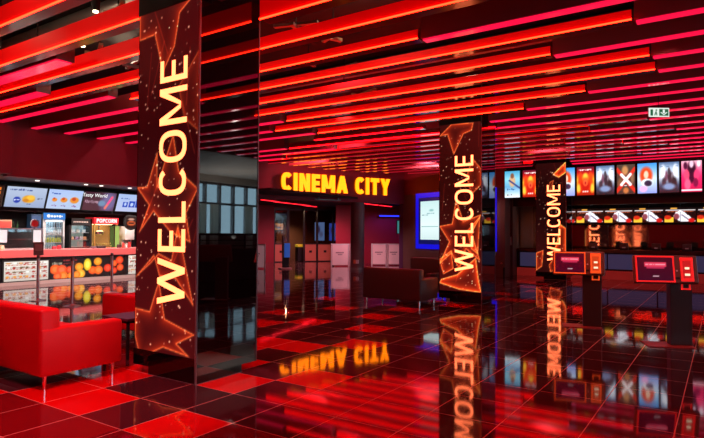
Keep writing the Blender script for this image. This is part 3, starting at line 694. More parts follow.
# popcorn machine
pm = empty('popcorn_machine', (11.70, 18.4, .92), 0, 'popcorn machine with a red header reading popcorn and warm lit glass case', 'popcorn machine')
f = MB()
for x in (-.46, .41):
    for y in (0, .5): f.box(x, x+.05, y, y+.05, 0, 1.0)
f.box(-.46, .46, 0, .55, 0, .06); f.build('frame', mat('gold_frame', (.7, .45, .12), .35, .6), pm)
MB().box(-.47, .47, -.03, .56, .92, 1.15, .01).build('header', mat('popcorn_red', (.65, .02, .03), .35, emit=(.9, .02, .03), es=.35), pm)
mb = MB()
for ch, g in letters('POPCORN', .2, .1, .78, .14, (-.39, -.032, .97), (1, 0, 0), (0, 0, 1), .006):
    me_ = bpy.data.meshes.new('t'); g.bm.to_mesh(me_); mb.bm.from_mesh(me_); g.bm.free()
mb.build('lettering', glow('text_white', (1, 1, 1), 1.1), pm)
MB().box(-.4, .4, .5, .52, .06, .92).build('back_panel', mat('amber_back', (.45, .25, .08), .4, emit=(.9, .5, .15), es=.25), pm)
MB().box(-.41, .41, .005, .012, .06, .92).build('pane', glass, pm)
MB().lathe([(.1, 0), (.17, .06), (.18, .16), (.12, .2)], (-.12, .26, .5)).build('kettle', chrome, pm, True)
MB().cyl((-.12, .26, .68), (-.12, .26, .92), .02).build('kettle_arm', chrome, pm)
mb = MB()
for q in range(160): mb.blob((random.uniform(-.36, .36), random.uniform(.1, .45), .07+random.random()*.17), (.025, .025, .02), 1, .4)
pc = mb.build('popcorn', mat('popcorn_kernels', (.85, .62, .2), .6), pm); pc['kind'] = 'stuff'
MB().box(-.3, .3, .1, .4, .9, .915).build('lamp', glow('popcorn_lamp', (1, .75, .35), 6), pm)
# white dispenser and green-lit cup stand, round sign
ds = empty('drink_dispenser', (12.60, 18.3, .92), 0, 'white drink dispenser at the right end of the snack bar, under the round sign', 'dispenser')
MB().box(-.2, .2, 0, .4, .35, .85, .03).build('body', white, ds, True); MB().box(-.2, .2, .2, .4, 0, .36).build('back', white, ds); MB().box(-.2, .2, 0, .4, 0, .05).build('drip_tray', greym, ds)
MB().box(-.03, .03, .03, .09, .25, .35).build('tap', blackm, ds)
gs = empty('cup_tower', (12.04, 18.2, .92), 0, 'narrow lime-green lit stand beside the popcorn machine', 'stand')
MB().box(-.05, .05, 0, .1, 0, .85).build('panel', glow('lime', (.65, .9, .2), .6), gs); MB().box(-.07, .07, -.01, .12, .85, .88).build('cap', blackm, gs); MB().box(-.07, .07, -.01, .12, 0, .02).build('foot', blackm, gs)
rs = empty('round_sign', (12.22, 17.7, 1.92), 0, 'round orange-and-black sign hanging at the right end of the snack bar', 'sign')
def fnr(U, V):
    c = base(U, V, (0, (40, 12, 8)), (1, (40, 12, 8))); c = ell(c, U, V, .5, .4, .42, .22, (215, 90, 40), .4); c = rect(c, U, V, .2, .8, .36, .44, (40, 10, 10)); c = ell(c, U, V, .5, .75, .33, .09, (210, 150, 130), .3); return c
rr_ = picture('face', (-.2, -.012, -.2), (1, 0, 0), (0, 0, 1), .4, .4, 16, 16, fnr, screen_mat(), rs)
MB().cyl((0, -.01, 0), (0, .03, 0), .29, n=28).build('disc', blackm, rs); MB().cyl((0, .01, .28), (0, .01, .93), .008, n=8).build('hanger', greym, rs)
# left: glass hot cabinet with price cards
hc = empty('glass_cabinet', (8.2, CY+.25, 1.02), 0, 'low glass food cabinet with white price cards at both ends, on the snack counter', 'cabinet')
f = MB(); f.box(-.62, .62, 0, .45, 0, .05); f.box(-.62, .62, 0, .45, .6, .64); f.box(-.62, -.59, 0, .45, .05, .6); f.box(.59, .62, 0, .45, .05, .6); f.build('frame', steel, hc)
MB().box(-.59, .59, .42, .44, .05, .6).build('back', mat('pale_steel', (.42, .44, .42), .4), hc); MB().box(-.59, .59, .005, .012, .05, .6).build('pane', glass, hc)
MB().box(-.35, .35, .1, .4, .3, .315).build('shelf', steel, hc)
for x in (-.5, .46): 
    MB().box(x-.11, x+.11, -.012, 0, .22, .58).build('price_card', mat('card_white_glow', (.9, .9, .9), .5, emit=(1, 1, 1), es=.8), hc)  # paper cards carry emission in place of light falling on them
for x, y, z, s, c, lab, nm in ((8.25, 18.4, .92, (.27, .3, 1.0), (.45, .26, .16), 'brown cardboard snack display at the left edge of the bar', 'display_box'), (9.31, 18.5, .92, (.16, .3, 1.2), (.02, .06, .14), 'dark blue cabinet left of the drinks fridge', 'cabinet')):
    e = empty(nm, (x, y, z), 0, lab, 'display' if nm != 'cabinet' else 'cabinet')
    MB().box(-s[0], s[0], 0, s[1], 0, s[2], .01).build('body', mat(nm+'_paint', c, .5), e)
    MB().box(-s[0]*.9, s[0]*.9, -.01, 0, s[2]*.72, s[2]*.95).build('front_label', mat(nm+'_label', (.5, .05, .04) if nm == 'display_box' else (.03, .08, .2), .5), e)
    MB().box(-s[0]*.8, s[0]*.8, -.012, 0, .1, .2).build('front_strip', mat(nm+'_strip', (.7, .5, .3), .5), e)
e = empty('round_sign', (8.56, CY+.2, 1.66), 0, 'small round red sign on a stick above the glass cabinet', 'sign')
MB().cyl((0, -.01, .14), (0, .01, .14), .13, n=24).build('disc', white, e); MB().cyl((0, -.014, .14), (0, -.01, .14), .095, n=24).build('red_face', mat('sign_red', (.75, .02, .02), .4, emit=(1, .02, .02), es=.2), e); MB().cyl((0, 0, -.02), (0, 0, .02), .012).build('stick', greym, e)
pl = empty('potted_plant', (8.82, 18.8, .92), 0, 'green plant on the back counter behind the glass cabinet', 'plant')
MB().lathe([(.1, 0), (.14, .25)]).build('pot', mat('pot_dark', (.05, .04, .04), .5), pl, True)
mb = MB()
for q in range(70):
    a, el_ = random.random()*2*PI, random.uniform(.2, 1.4); ln_ = random.uniform(.3, .75); p0 = Vector((0, 0, .25)); p1 = p0+Vector((math.cos(a)*math.cos(el_)*.45, math.sin(a)*math.cos(el_)*.25, math.sin(el_)*1.0))*ln_
    mb.cyl(p0, p1, .02, .004, 5)
mb.build('foliage', mat('leaf_green', (.06, .22, .08), .5), pl)
# packs and small things on the counter
for k, (x, w, h_, c) in enumerate(((7.5, .16, .16, (.8, .6, .15)), (7.66, .1, .14, (.8, .7, .5)), (9.15, .1, .09, (.5, .03, .05)), (9.3, .09, .12, (.65, .03, .05)), (10.1+.35, .14, .07, (.12, .08, .1)), (10.7, .3, .08, (.03, .02, .02)), (11.35, .1, .12, (.05, .03, .03)), (11.5, .06, .18, (.7, .1, .08)), (11.62, .06, .15, (.75, .7, .65)), (11.75, .07, .2, (.6, .05, .05)))):
    mb = MB().box(x-w/2, x+w/2, CY+.15, CY+.15+min(w, .16), 1.02, 1.02+h_, .008)
    tag(mb.build('snack_box', mat('snack_box_%s' % 'abcdefghij'[k], c, .45)), 'small box of snacks standing on the coral counter', 'box', 'small boxes on the snack counter')

# queue posts
post = None
for x, y in ((6.54, 12.876), (6.43, 11.284), (8.44, 12.99)):
    if post is None:
        post = empty('queue_post', (x, y, 0), 0, 'steel queue post carrying a small sign plate, leftmost of the three', 'queue post', 'queue posts in front of the snack bar')
        MB().lathe([(.17, 0), (.17, .012), (.06, .035), (.03, .05)]).build('base', steel, post, True)
        MB().cyl((0, 0, .04), (0, 0, .95), .03, n=20).build('pole', steel, post, True)
        MB().cyl((0, 0, .95), (0, 0, 1.02), .036, n=20).build('head', greym, post, True)
    else:
        o = copy_tree(post); o.location = (x, y, 0)
        o['label'] = 'steel queue post in the middle, nearest the red sofa back' if y < 12 else 'steel queue post farthest right, in front of the orange picture'
sg = MB().box(-.11, .11, -.008, .008, .0, .3, .004); so = sg.build('sign_plate', mat('sign_plate_grey', (.2, .13, .1), .35), post); so.location = (0, 0, 1.02)
MB().box(-.08, .08, -.012, -.008, .1, .25).build('plate_print', mat('plate_print', (.4, .35, .3), .5), so)

# ================================================================== ENTRANCE LOBBY
# round pillar under the bulkhead
pp = wp+wd*3.62+wn*(-.25)
pr_ = empty('round_pillar', (pp.x, pp.y, 0), 0, 'round grey-brown pillar under the entrance bulkhead', 'pillar')
MB().cyl((0, 0, 0), (0, 0, 2.9), .30, n=40).build('shaft', mat('pillar_paint', (.16, .09, .085), .5), pr_, True)
MB().cyl((0, 0, 0), (0, 0, .1), .31, n=40).build('skirting', greym, pr_, True)
# glazed doors: plane parallel to the sign, further back
dp = Vector((21.5, 20.6, 0)); dd = Vector((.86, -.51, 0)).normalized(); MD = frame(dp, dd)
warmp = mat('salmon_door_panel', (.5, .13, .09), .4, emit=(.6, .12, .08), es=.12)
frm = mat('door_frame_dark', (.03, .015, .015), .4)
def door(i, x0, x1, opened=False):
    mb = MB(); mb.box(x0, x0+.05, -.03, .03, 0, 2.9, M=MD); mb.box(x1-.05, x1, -.03, .03, 0, 2.9, M=MD); mb.box(x0, x1, -.03, .03, 2.8, 2.9, M=MD)
    if not opened:
        mb.box(x0, x1, -.03, .03, .95, 1.0, M=MD); mb.box(x0, x1, -.03, .03, 0, .05, M=MD)
    o = struct(mb.build('door_%d' % i, frm))
    if not opened:
        MB().box(x0+.05, x1-.05, -.01, .01, .05, .95, M=MD).build('lower_panel', warmp, o)
        MB().box(x0+.05, x1-.05, -.005, .005, 1.0, 2.8, M=MD).build('pane', glassm('tinted_glass', (.7, .6, .55), .05), o)
        MB().box((x0+x1)/2-.08, (x0+x1)/2+.08, -.014, -.01, .5, .62, M=MD).build('mark', blackm, o)
door(1, 1.15, 1.93); door(2, 1.95, 2.85, True); door(3, 2.87, 3.62); door(4, 3.64, 4.59); door(5, 4.61, 5.35)
struct(MB().box(-3.5, 1.13, -.05, .1, 0, 3.05, M=MD).build('wall_lobby_left', maroon)); struct(MB().box(5.37, 6.6, -.05, .1, 0, 3.05, M=MD).build('wall_lobby_right', maroon))
struct(MB().box(1.13, 5.37, -.05, .1, 2.91, 3.05, M=MD).build('trim_door_head', maroon2))
# room beyond doors
struct(MB().box(-1, 6.5, 3.2, 3.3, 0, 3.05, M=MD).build('wall_passage', mat('passage_wall', (.16, .07, .04), .6)))
for x, w, h_, z, c, lab in ((1.6, .8, .35, 1.75, (1, .75, .5), 'small warm lit panel seen through the leftmost glass door'), (4.2, .6, 1.05, 1.15, (.45, .65, 1), 'pale blue lit poster case seen through the glass doors'), (5.1, .6, 1.0, 1.15, (.25, .4, 1), 'blue lit poster case seen through the rightmost glass door')):
    q = dp+dd*x; e = empty('lit_poster_case', (q.x, q.y, z), math.atan2(dd.y, dd.x), lab, 'poster case')
    MB().box(-w/2-.04, w/2+.04, 1.02, 1.08, -.04, h_+.04).build('case', blackm, e); MB().box(-.04, .04, 1.09, 1.13, -z, h_).build('stand', blackm, e)
    picture('poster', (-w/2, 1.015, 0), (1, 0, 0), (0, 0, 1), w, h_, 10, 14, (lambda cc: lambda U, V: ell(ell(np.tile(np.array(cc, float)*230, (len(U), 1)), U, V, .35, .6, .2, .2, (60, 60, 110), .6), U, V, .65, .35, .2, .15, (90, 110, 170), .6))(c), screen_mat(), e)
# red strips on the lobby ceiling just behind the bulkhead
for x, y, l_, r_ in ((17.9, 16.0, .6, .2), (19.4, 16.5, .8, .22), (21.2, 16.9, .9, .22), (22.6, 17.4, .7, .22), (20.9, 13.45, .8, .12), (22.6, 13.7, .7, .12), (24.2, 13.85, .7, .12)):
    e = empty('lobby_light_strip', (x, y+.25, 2.965), r_, 'red light strip on the lobby ceiling just inside the entrance', 'light strip', 'lobby ceiling strips')
    MB().box(-l_, l_, -.08, .08, 0, .06).build('housing', baf_side, e); MB().box(-l_+.02, l_-.02, -.06, .06, -.02, 0).build('diffuser', glow('lobby_strip', (1, .012, .025), 3.0), e)
# stand with blue box by the open door
sp2 = Vector((18.6, 15.9, 0)); e = empty('bin_stand', (sp2.x, sp2.y, 0), -.5, 'narrow stand with a blue panel in front of the open glass door', 'stand')
MB().box(-.05, .2, -.06, .06, .5, 1.12, .01).build('blue_panel', mat('blue_plastic', (.03, .12, .6), .4, emit=(.05, .2, .9), es=.25), e); MB().box(-.14, -.06, -.05, .05, .5, 1.45, .01).build('post', mat('dark_red_post', (.12, .02, .02), .4), e)
MB().box(-.12, .16, -.05, .05, .06, .5).build('lower_post', blackm, e); MB().box(-.25, .25, -.2, .2, 0, .05, .01).build('foot', mat('pink_foot', (.5, .25, .25), .4), e)
bx = empty('litter_bin', (24.2, 19.6, 0), -.5, 'black bin with a yellow lid in the open doorway', 'bin')
MB().box(-.22, .22, -.2, .2, .0, .8, .02).build('body', blackm, bx); MB().box(-.24, .24, -.22, .22, .8, .95, .04, 3).build('lid', mat('yellow_lid', (.8, .6, .02), .4, emit=(.9, .7, .05), es=.2), bx, True)
# white partition panels with dark marks
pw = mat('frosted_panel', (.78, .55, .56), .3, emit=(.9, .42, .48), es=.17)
def partition(x0, y0, x1, y1, label, m_dark=True):
    a, b = Vector((x0, y0, 0)), Vector((x1, y1, 0)); d = (b-a).normalized(); a += d*.04; b -= d*.04; d = b-a; l = d.length; e = empty('queue_barrier', ((a+b)/2), math.atan2(d.y, d.x), label, 'barrier')
    MB().box(-l/2+.04, l/2-.04, -.012, .012, .06, 1.02).build('panel', pw, e)
    for s in (-1, 1): MB().cyl((s*l/2, 0, 0), (s*l/2, 0, 1.08), .03, n=14).build('post', white, e, True)
    MB().box(-l/2, l/2, -.02, .02, 1.02, 1.07).build('rail', white, e)
    mk = MB(); r = random.Random(int(x0*10))
    for q in range(7): mk.box(-.2+q*.055, -.165+q*.055, -.016, -.012, .62, .68)
    for q in range(4): mk.box(-.1+q*.055, -.07+q*.055, -.016, -.012, .53, .58)
    mk.build('printed_mark', mat('mark_dark', (.15, .03, .08), .5), e)
def gpt(px, py):
    d = RR*((px-352)/555.8885)+UU*((219-py)/555.8885)+F; k = -EYE/d.z; return d.x*k, d.y*k
G = [gpt(330.5, 266.3), gpt(349.5, 266.3), gpt(360, 266.5)]
partition(*G[0], *G[1], 'white framed barrier panel with a small dark mark, left of the round pillar')
partition(*G[1], *G[2], 'narrow white barrier panel half hidden by the round pillar')
G = [gpt(371, 265.5), gpt(387, 265.5), gpt(400.5, 265.5)]
partition(*G[0], *G[1], 'pink-lit barrier panel just right of the round pillar'); partition(*G[1], *G[2], 'pink-lit barrier panel next to the violet jamb')
partition(*gpt(249, 268), *gpt(265.5, 269), 'white framed barrier panel at the edge of the nearest column')
# blue strip and dark picture in the lobby right of the pillar
e = empty('blue_light_bar', (25.6, 14.55, 2.45), -.75, 'horizontal blue light bar on the lobby wall right of the round pillar', 'light bar')
MB().box(-.7, .7, 0, .06, 0, .1).build('housing', blackm, e); MB().box(-.68, .68, -.01, 0, .02, .08).build('lamp', glow('blue_bar', (.02, .03, 1), 2.5), e)
struct(MB().box(-3.2, 3.2, 0, .1, 0, 3.05, M=frame((25.9, 14.5), Vector((.7, -.71, 0)).normalized())).build('wall_lobby_back', maroon))
e = empty('small_poster', (24.55, 12.78+.65, 1.55), -.75, 'small teal poster in the lobby beside the violet jamb', 'poster')
MB().box(-.22, .22, 0, .03, 0, .7).build('frame', blackm, e); MB().box(-.18, .18, -.01, 0, .04, .66).build('print', mat('teal_print', (.05, .35, .35), .4, emit=(.1, .5, .5), es=.4), e)
# little box on the pillar foot
e = empty('wall_socket_box', (pp.x-.3, pp.y-.16, .28), 0, 'small white and orange box on the round pillar near its foot', 'box')
MB().box(-.05, .0, -.12, .12, 0, .16).build('body', white, e); MB().box(-.055, -.05, .0, .12, .0, .16).build('orange_half', mat('orange_card', (.7, .2, .08), .5), e)

# ================================================================== DISPLAYS WITH BLUE HALO
def halo_display(x0, x1, z0, z1, label, fn):
    c = (x0+x1)/2; w = x1-x0; q = p2+d2*c; e = empty('wall_display', (q.x, q.y, z0), math.atan2(d2.y, d2.x), label, 'display')
    hh = z1-z0; bl = glow('blue_halo', (.006, .008, 1), .7)
    MB().box(-w/2, w/2, -.06, -.005, 0, hh, .02).build('housing', mat('display_navy', (.01, .012, .06), .3, emit=(.01, .02, .35), es=.25), e)
    f = MB(); t_ = .2
    for a in ((-w/2-t_, w/2+t_, -t_, 0), (-w/2-t_, w/2+t_, hh, hh+t_), (-w/2-t_, -w/2, 0, hh), (w/2, w/2+t_, 0, hh)): f.box(a[0], a[1], -.04, -.003, a[2], a[3])
    f.build('blue_halo', bl, e)
    picture('screen', (-w/2+.14, -.065, .2), (1, 0, 0), (0, 0, 1), w-.28, hh-.36, 30, 50, fn, msc, e)
def pale(U, V):
    c = base(U, V, (0, (215, 240, 240)), (.4, (235, 255, 255)), (1, (205, 240, 240)))
    c = scribble(c, U, V, .35, .75, .66, .69, (120, 170, 180), 5, 1); c = scribble(c, U, V, .1, .4, .63, .65, (120, 160, 170), 5, 2); c = ell(c, U, V, .6, .76, .12, .03, (150, 200, 200), .6); c = scribble(c, U, V, .2, .8, .2, .22, (150, 190, 190), 7, 2); c = scribble(c, U, V, .1, .9, .04, .06, (120, 170, 190), 7, 3); c = rect(c, U, V, .05, .95, .34, .345, (140, 190, 190)); c = rect(c, U, V, .05, .95, .625, .63, (160, 200, 200)); return c
halo_display(1.0, 2.42, 1.12, 3.12, 'tall pale screen with a blue halo on the brown wall left of the middle column', pale)
halo_display(3.6, 5.08, 1.12, 3.12, 'dark screen with a blue halo mostly hidden behind the middle column', lambda U, V: scribble(base(U, V, (0, (20, 12, 12)), (1, (14, 8, 8))), U, V, .3, .95, .55, .7, (230, 230, 230), 5, 4))
bk1 = MB().box(L2-.05, L2+.0, -.06, 0, 0, .35, M=M2); 
struct(bk1.build('trim_skirting', blackm))

# ================================================================== BOX OFFICE
bc = empty('ticket_counter', (21.3, 0, 0), 0, 'long ticket counter with dark top, slate-blue front panels and red kick strip', 'counter')
MB().box(.0, .7, -7, 6.6, .92, 1.04, .01).build('countertop', mat('counter_top_brown', (.06, .025, .022), .25), bc)
MB().box(.1, .6, -7, 6.6, .05, .92).build('body', blackm, bc)
y = 6.5
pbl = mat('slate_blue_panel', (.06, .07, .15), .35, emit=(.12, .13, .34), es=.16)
while y > -6.5:
    MB().box(.06, .1, y-1.52, y-.02, .36, .88, .004).build('front_panel', pbl, bc); y -= 1.55
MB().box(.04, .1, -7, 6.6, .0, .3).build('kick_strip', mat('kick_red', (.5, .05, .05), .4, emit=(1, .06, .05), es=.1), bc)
# poster screens
def burn(U, V):
    c = base(U, V, (0, (150, 20, 10)), (.3, (240, 90, 20)), (.55, (250, 165, 40)), (.8, (180, 25, 25)), (1, (90, 15, 40)))
    for x, y, rx, ry, col in ((.2, .5, .12, .3, (225, 60, 20)), (.8, .5, .12, .3, (230, 70, 20)), (.1, .25, .12, .15, (250, 190, 60)), (.9, .25, .12, .15, (250, 190, 60)), (.5, .68, .13, .1, (250, 190, 60)), (.5, .33, .27, .25, (185, 25, 15)), (.5, .45, .14, .12, (240, 100, 50)), (.5, .43, .06, .06, (180, 40, 30))): c = ell(c, U, V, x, y, rx, ry, col, .7)
    c = scribble(c, U, V, .12, .88, .87, .93, (250, 220, 220), 10, 1); c = scribble(c, U, V, .35, .65, .10, .16, (255, 200, 190), 3, 1); return c
def sea(U, V):
    c = base(U, V, (0, (230, 240, 245)), (.4, (90, 160, 200)), (.7, (130, 200, 220)), (1, (60, 150, 190)))
    c = ell(c, U, V, .5, .62, .2, .22, (200, 160, 120), .5); c = ell(c, U, V, .5, .82, .12, .1, (120, 80, 60), .4); c = seg(c, U, V, .3, .65, 1, .35, .06, (30, 60, 120), 1.5); c = scribble(c, U, V, .15, .7, .28, .34, (30, 90, 150), 6); c = scribble(c, U, V, .15, .5, .06, .12, (120, 110, 100), 4); return c
def group_(U, V):
    c = base(U, V, (0, (30, 25, 30)), (.25, (60, 70, 95)), (.5, (200, 210, 225)), (.8, (170, 190, 215)), (1, (70, 100, 140)))
    for x, y, s, col in ((.35, .55, .1, (110, 70, 90)), (.55, .5, .12, (50, 40, 50)), (.5, .7, .07, (60, 55, 65)), (.68, .55, .07, (130, 120, 130)), (.25, .35, .1, (60, 50, 60)), (.75, .3, .14, (40, 35, 40))): c = ell(c, U, V, x, y, s, s*1.7, col, .5)
    c = ell(c, U, V, .5, .2, .3, .1, (120, 140, 180), .6); c = ell(c, U, V, .2, .7, .12, .2, (235, 240, 250), .7); c = ell(c, U, V, .82, .72, .12, .2, (235, 240, 250), .7); c = scribble(c, U, V, .05, .95, .85, .88, (80, 110, 150), 5); return c
def cross(U, V):
    c = base(U, V, (0, (55, 45, 40)), (1, (70, 60, 50))); c = ell(c, U, V, .45, .8, .17, .16, (190, 130, 80), .6); c = ell(c, U, V, .2, .35, .15, .2, (120, 80, 55), .7); c = ell(c, U, V, .85, .55, .1, .2, (130, 95, 70), .7); c = ell(c, U, V, .5, .12, .15, .1, (190, 110, 60), .6)
    for a in ((0, .85, 1, .1), (1, .85, 0, .1)): c = seg(c, U, V, *a, .12, (205, 45, 30), 1.5)
    for a in ((.25, .66, .75, .32), (.75, .66, .25, .32)): c = seg(c, U, V, *a, .09, (250, 245, 245), 1.5)
    c = scribble(c, U, V, .3, .7, .27, .29, (230, 220, 220), 6); return c
def hair(U, V):
    c = base(U, V, (0, (130, 150, 220)), (.5, (200, 225, 240)), (1, (50, 140, 220))); c = ell(c, U, V, .45, .6, .33, .28, (215, 70, 30), .4); c = ell(c, U, V, .45, .62, .12, .13, (245, 200, 170), .4); c = ell(c, U, V, .5, .35, .3, .14, (225, 235, 240), .3); c = ell(c, U, V, .55, .33, .2, .1, (35, 35, 60), .4); c = ell(c, U, V, .3, .15, .2, .1, (240, 170, 220), .5); return c
def pinkp(U, V):
    c = base(U, V, (0, (190, 20, 70)), (.5, (225, 40, 100)), (1, (230, 170, 190))); 
    for x, y, s, col in ((.5, .72, .22, (40, 15, 35)), (.5, .9, .1, (235, 190, 210)), (.5, .45, .14, (60, 15, 40)), (.25, .55, .14, (250, 70, 110)), (.75, .55, .14, (245, 60, 110)), (.3, .25, .15, (240, 90, 130)), (.7, .3, .12, (120, 20, 60)), (.2, .85, .1, (70, 20, 50)), (.85, .9, .08, (245, 230, 240))): c = ell(c, U, V, x, y, s, s*1.2, col, .5)
    c = rect(c, U, V, 0, 1, .03, .08, (235, 215, 225)); return c
psc = screen_mat('poster_screen', 1.5)
def onplane(px, X):
    d = RR*((px-352)/555.8885)+UU*(30/555.8885)+F; return d.y*X/d.x
PX = 20.0
for (a, b, fn, lab) in ((504.5, 520, sea, 'poster screen with pale sea-blue picture, leftmost of the row'), (522.5, 538.5, burn, 'fiery orange poster screen just left of the farthest column'), (559, 575, hair, 'poster screen peeking out right of the farthest column'), (576.6, 594.4, burn, 'fiery orange poster screen right of the farthest column'),
                        (596, 614.6, group_, 'pale blue poster screen with grey figures, left of the crossed one'), (616.6, 635.4, cross, 'dark poster screen with a big red and white cross shape'), (637.3, 657.2, hair, 'light blue poster screen with a red-haired figure'), (658.8, 679.6, group_, 'pale blue poster screen with grey figures, between the red-haired and the pink one'),
                        (681.2, 702.4, pinkp, 'pink and crimson poster screen at the right end')):
    ya, yb = onplane(a, PX), onplane(b, PX); w = ya-yb
    e = empty('poster_screen', (PX, (ya+yb)/2, 2.9), 0, lab, 'screen')
    MB().box(.01, .08, -w/2-.01, w/2+.01, -.03, .99, .004).build('housing', blackm, e)
    picture('picture', (.006, w/2-.01, .0), (0, -1, 0), (0, 0, 1), w-.02, .96, 28, 42, fn, psc, e)
    MB().box(.08, .96, -.05, .05, .45, .55).build('bracket', blackm, e)
struct(MB().box(20.96, 21.1, -7, 6.62, 2.62, 4.0).build('trim_fascia', mat('fascia_black', (.012, .008, .009), .4)))
# food menu screens at the back of the box office
def bmenu(U, V):
    c = base(U, V, (0, (18, 6, 6)), (1, (14, 8, 8)))
    c = rect(c, U, V, .03, .97, .78, .84, (225, 215, 220)); c = scribble(c, U, V, .1, .9, .68, .76, (180, 90, 60), 8, 1)
    d, ins = polydist(U, V, [(.28, .42), (.36, .68), (.5, .8), (.62, .68), (.98, .06), (.5, .06)]); c = np.where(ins[:, None], np.array((228, 228, 235.)), c)
    c = ell(c, U, V, .38, .4, .09, .2, (130, 60, 70), .4); c = seg(c, U, V, .5, .1, .5, .7, .012, (110, 110, 130), .5); c = seg(c, U, V, .55, .5, .75, .2, .03, (120, 110, 130), .5)
    c = rect(c, U, V, .0, .28, .04, .32, (235, 180, 50)); c = ell(c, U, V, .1, .34, .12, .14, (190, 40, 20), .4); c = ell(c, U, V, .85, .15, .1, .14, (190, 20, 20), .4); c = rect(c, U, V, .2, .4, .9, .98, (210, 150, 60)); return c
bpic = None
for k in range(8):
    yy = 5.25-k*1.0
    e = empty('food_menu_screen', (22.9, yy, 2.02), 0, 'black food menu screen with white and yellow pictures behind the ticket counter', 'screen', 'food menu screens behind the ticket counter')
    MB().box(.01, .06, -.495, .495, -.03, .56).build('housing', blackm, e)
    picture('picture', (.006, .49, 0), (0, -1, 0), (0, 0, 1), .98, .54, 44, 22, bmenu, psc, e)
    MB().cyl((.04, 0, .56), (.04, 0, 1.98), .015).build('hanger', blackm, e)
# small terminals on the ticket counter
for k, yy in enumerate((5.0, 3.9, 2.9, 1.9, 1.0, .1, -.9)):
    e = empty('cash_terminal', (21.65, yy, 1.04), 0, 'small dark cash terminal on the ticket counter', 'terminal', 'terminals on the ticket counter')
    MB().box(-.12, .12, -.14, .14, 0, .06, .01).build('base', blackm, e); MB().box(-.06, -.03, -.14, .14, .06, .24, .006).build('screen_back', mat('terminal_grey', (.12, .08, .07), .4), e); MB().box(-.12, -.06, -.05, .05, .06, .1).build('card_reader', white, e)
# notice on jamb
e = empty('paper_notice', (20.89, 6.78, 1.15), 0, 'white paper notice on the brown box office jamb', 'notice')
MB().box(-.006, 0, -.12, .1, 0, .32).build('sheet', white, e); MB().box(-.008, -.006, -.08, .06, .2, .23).build('printed_line', greym, e)
e = empty('door_handle_plate', (20.12+.0, 6.75, .5), 0, 'small round metal stopper low on the brown wall corner', 'stopper')
MB().cyl((-.12, 0, 0), (-.02, 0, 0), .04).build('knob', chrome, e)

# emergency exit sign
ex = empty('exit_sign', (11.2, .93, 3.65), math.radians(35), 'white and green emergency exit sign with an arrow hanging below the baffles', 'sign')
MB().box(-.012, .012, -.19, .19, 0, .17, .004).build('case', white, ex)
def exf(U, V):
    c = base(U, V, (0, (235, 245, 235)), (1, (235, 245, 235))); c = rect(c, U, V, .52, .96, .12, .88, (15, 95, 60))
    c = rect(c, U, V, .69, .79, .45, .82, (235, 250, 240)); c = seg(c, U, V, .6, .5, .74, .25, .03, (235, 250, 240), .5); c = seg(c, U, V, .88, .5, .74, .25, .03, (235, 250, 240), .5)
    c = rect(c, U, V, .08, .2, .15, .85, (15, 95, 60)); c = seg(c, U, V, .3, .2, .36, .6, .03, (15, 95, 60), .5); c = seg(c, U, V, .4, .2, .36, .6, .03, (15, 95, 60), .5); c = ell(c, U, V, .38, .75, .04, .09, (15, 95, 60)); return c
picture('face', (-.014, .185, .005), (0, -1, 0), (0, 0, 1), .37, .16, 40, 20, exf, screen_mat(), ex)
MB().cyl((0, 0, .17), (0, 0, 1.35), .006, n=8).build('hanger', blackm, ex)

# railing seen in the mirror side of the nearest column
rl = empty('balustrade', (15.2, -4.6, .007), 0, 'dark curved balustrade by the windows, seen reflected in the nearest column', 'railing')
pts = [Vector((-5.0+k*.6, -.03*(k-9)**2*.25, 0)) for k in range(19)]
for z, r in ((1.5, .035), (1.3, .014), (1.12, .014), (.94, .014), (.76, .014), (.58, .014), (.2, .014)):
    mb = MB()
    for a, b in zip(pts[:-1], pts[1:]): mb.cyl(a+Vector((0, 0, z)), b+Vector((0, 0, z)), r, n=10)
    mb.build('rail', blackm, rl)
mb = MB()
for a, b in zip(pts[:-1], pts[1:]): mb.prism([(a.x, a.y-.03), (b.x, b.y-.03), (b.x, b.y+.03), (a.x, a.y+.03)], 0, 1.02)
mb.build('solid_lower_panel', blackm, rl)
for a in pts[::3]: MB().cyl(a, a+Vector((0, 0, 1.5)), .03, n=10).build('post', blackm, rl)

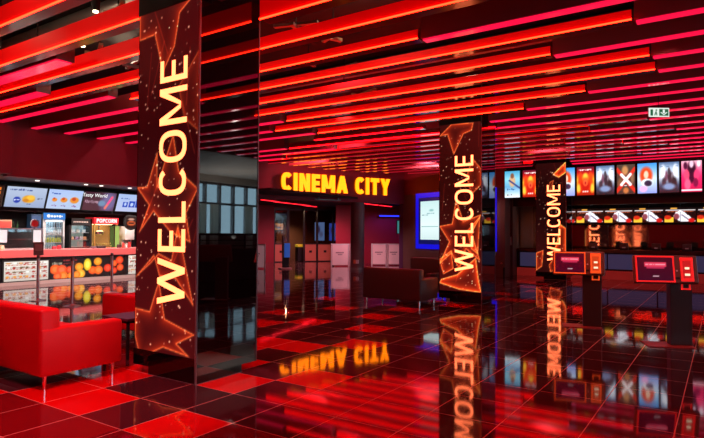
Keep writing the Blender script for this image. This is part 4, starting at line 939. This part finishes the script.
# ================================================================== BAR DOWNLIGHTS AND ADDED FILL SPOTS
def spot(loc, power, col, size=1.3, blend=.6, tgt=None):  # makes the bar downlights and the added fill spots alike
    l = bpy.data.lights.new('downlight_and_fill', 'SPOT'); l.energy = power; l.color = col; l.spot_size = size; l.spot_blend = blend; l.shadow_soft_size = .1
    o = bpy.data.objects.new('downlight_and_fill', l); COL.objects.link(o); o.location = loc
    if tgt: o.rotation_euler = (Vector(tgt)-Vector(loc)).to_track_quat('-Z', 'Y').to_euler()
for x in (5.5, 7.3, 8.6, 9.8, 11.2, 12.4):
    spot((x, 17.4, 2.84), 260, (1, .84, .74), 2.4, .6, (x, 17.6, 0))
    spot((x, 14.5, 2.83), 270, (1, .78, .7), 2.2, .6, (x, 16.0, 0))
qq = dp+dd*2.6
spot((qq.x+1.0, qq.y+1.7, 2.95), 260, (1, .6, .35), 2.6, .6, (qq.x+.5, qq.y+1, 0))
spot((21.6, 16.6, 2.98), 380, (1, .3, .42), 2.6, .6, (21.8, 17, 0))  # from here, added fill brightening the lobby, no fixtures built
spot((21.0, 13.9, 2.98), 260, (1, .4, .5), 2.6, .6, (21.5, 15, 0))
spot((24.6, 14.1, 2.98), 160, (.25, .12, 1), 2.6, .6, (24.9, 14.3, 0))
spot((1.95, 4.4, 4.4), 650, (1, .22, .28), 1.2, .7, (3.1, 5.6, .4))  # from here, added fill spots brightening sofas, kiosks and walls
spot((10.0, 7.0, 4.4), 130, (1, .5, .4), 1.2, .7, (11.0, 6.0, .4))
spot((8.0, .5, 4.4), 200, (1, .4, .3), 1.0, .7, (9.6, 1.2, .6))
spot((9.0, 10.0, 4.6), 120, (1, .3, .35), 1.6, .8, (10, 13.6, 3.0))
spot((14.5, 11.5, 4.6), 400, (1, .25, .3), 1.6, .8, (18.5, 13.6, 2.8))
spot((17.5, 8.5, 4.6), 750, (1, .5, .5), 1.6, .8, (21.0, 9.5, 1.5))
spot((17.5, -9.0, 1.4), 600, (1, .93, .85), 2.9, .8, (18.0, -8.0, 4.2))  # added upward fill for the plaster soffit, no fixture there
spot((12.5, 8.5, 4.6), 260, (1, .12, .16), 2.0, .8, (13.0, 10.0, 0))  # from here, added floor fill standing in for light from the baffles
spot((7.5, 5.5, 4.6), 160, (1, .12, .16), 2.0, .8, (7.5, 4.0, 0))
spot((16.5, 4.5, 4.6), 200, (1, .35, .4), 2.0, .8, (17.0, 3.5, 0))
for x, y in ((3.4, 8.4), (2.6, 6.4), (6.0, 9.0), (6.3, 4.2)):
    l = bpy.data.lights.new('void_fill', 'POINT'); l.energy = 14; l.color = (1, .75, .5); l.shadow_soft_size = .08  # added point fill brightening brackets and ducts in the void
    o = bpy.data.objects.new('void_fill', l); COL.objects.link(o); o.location = (x, y, 4.72)
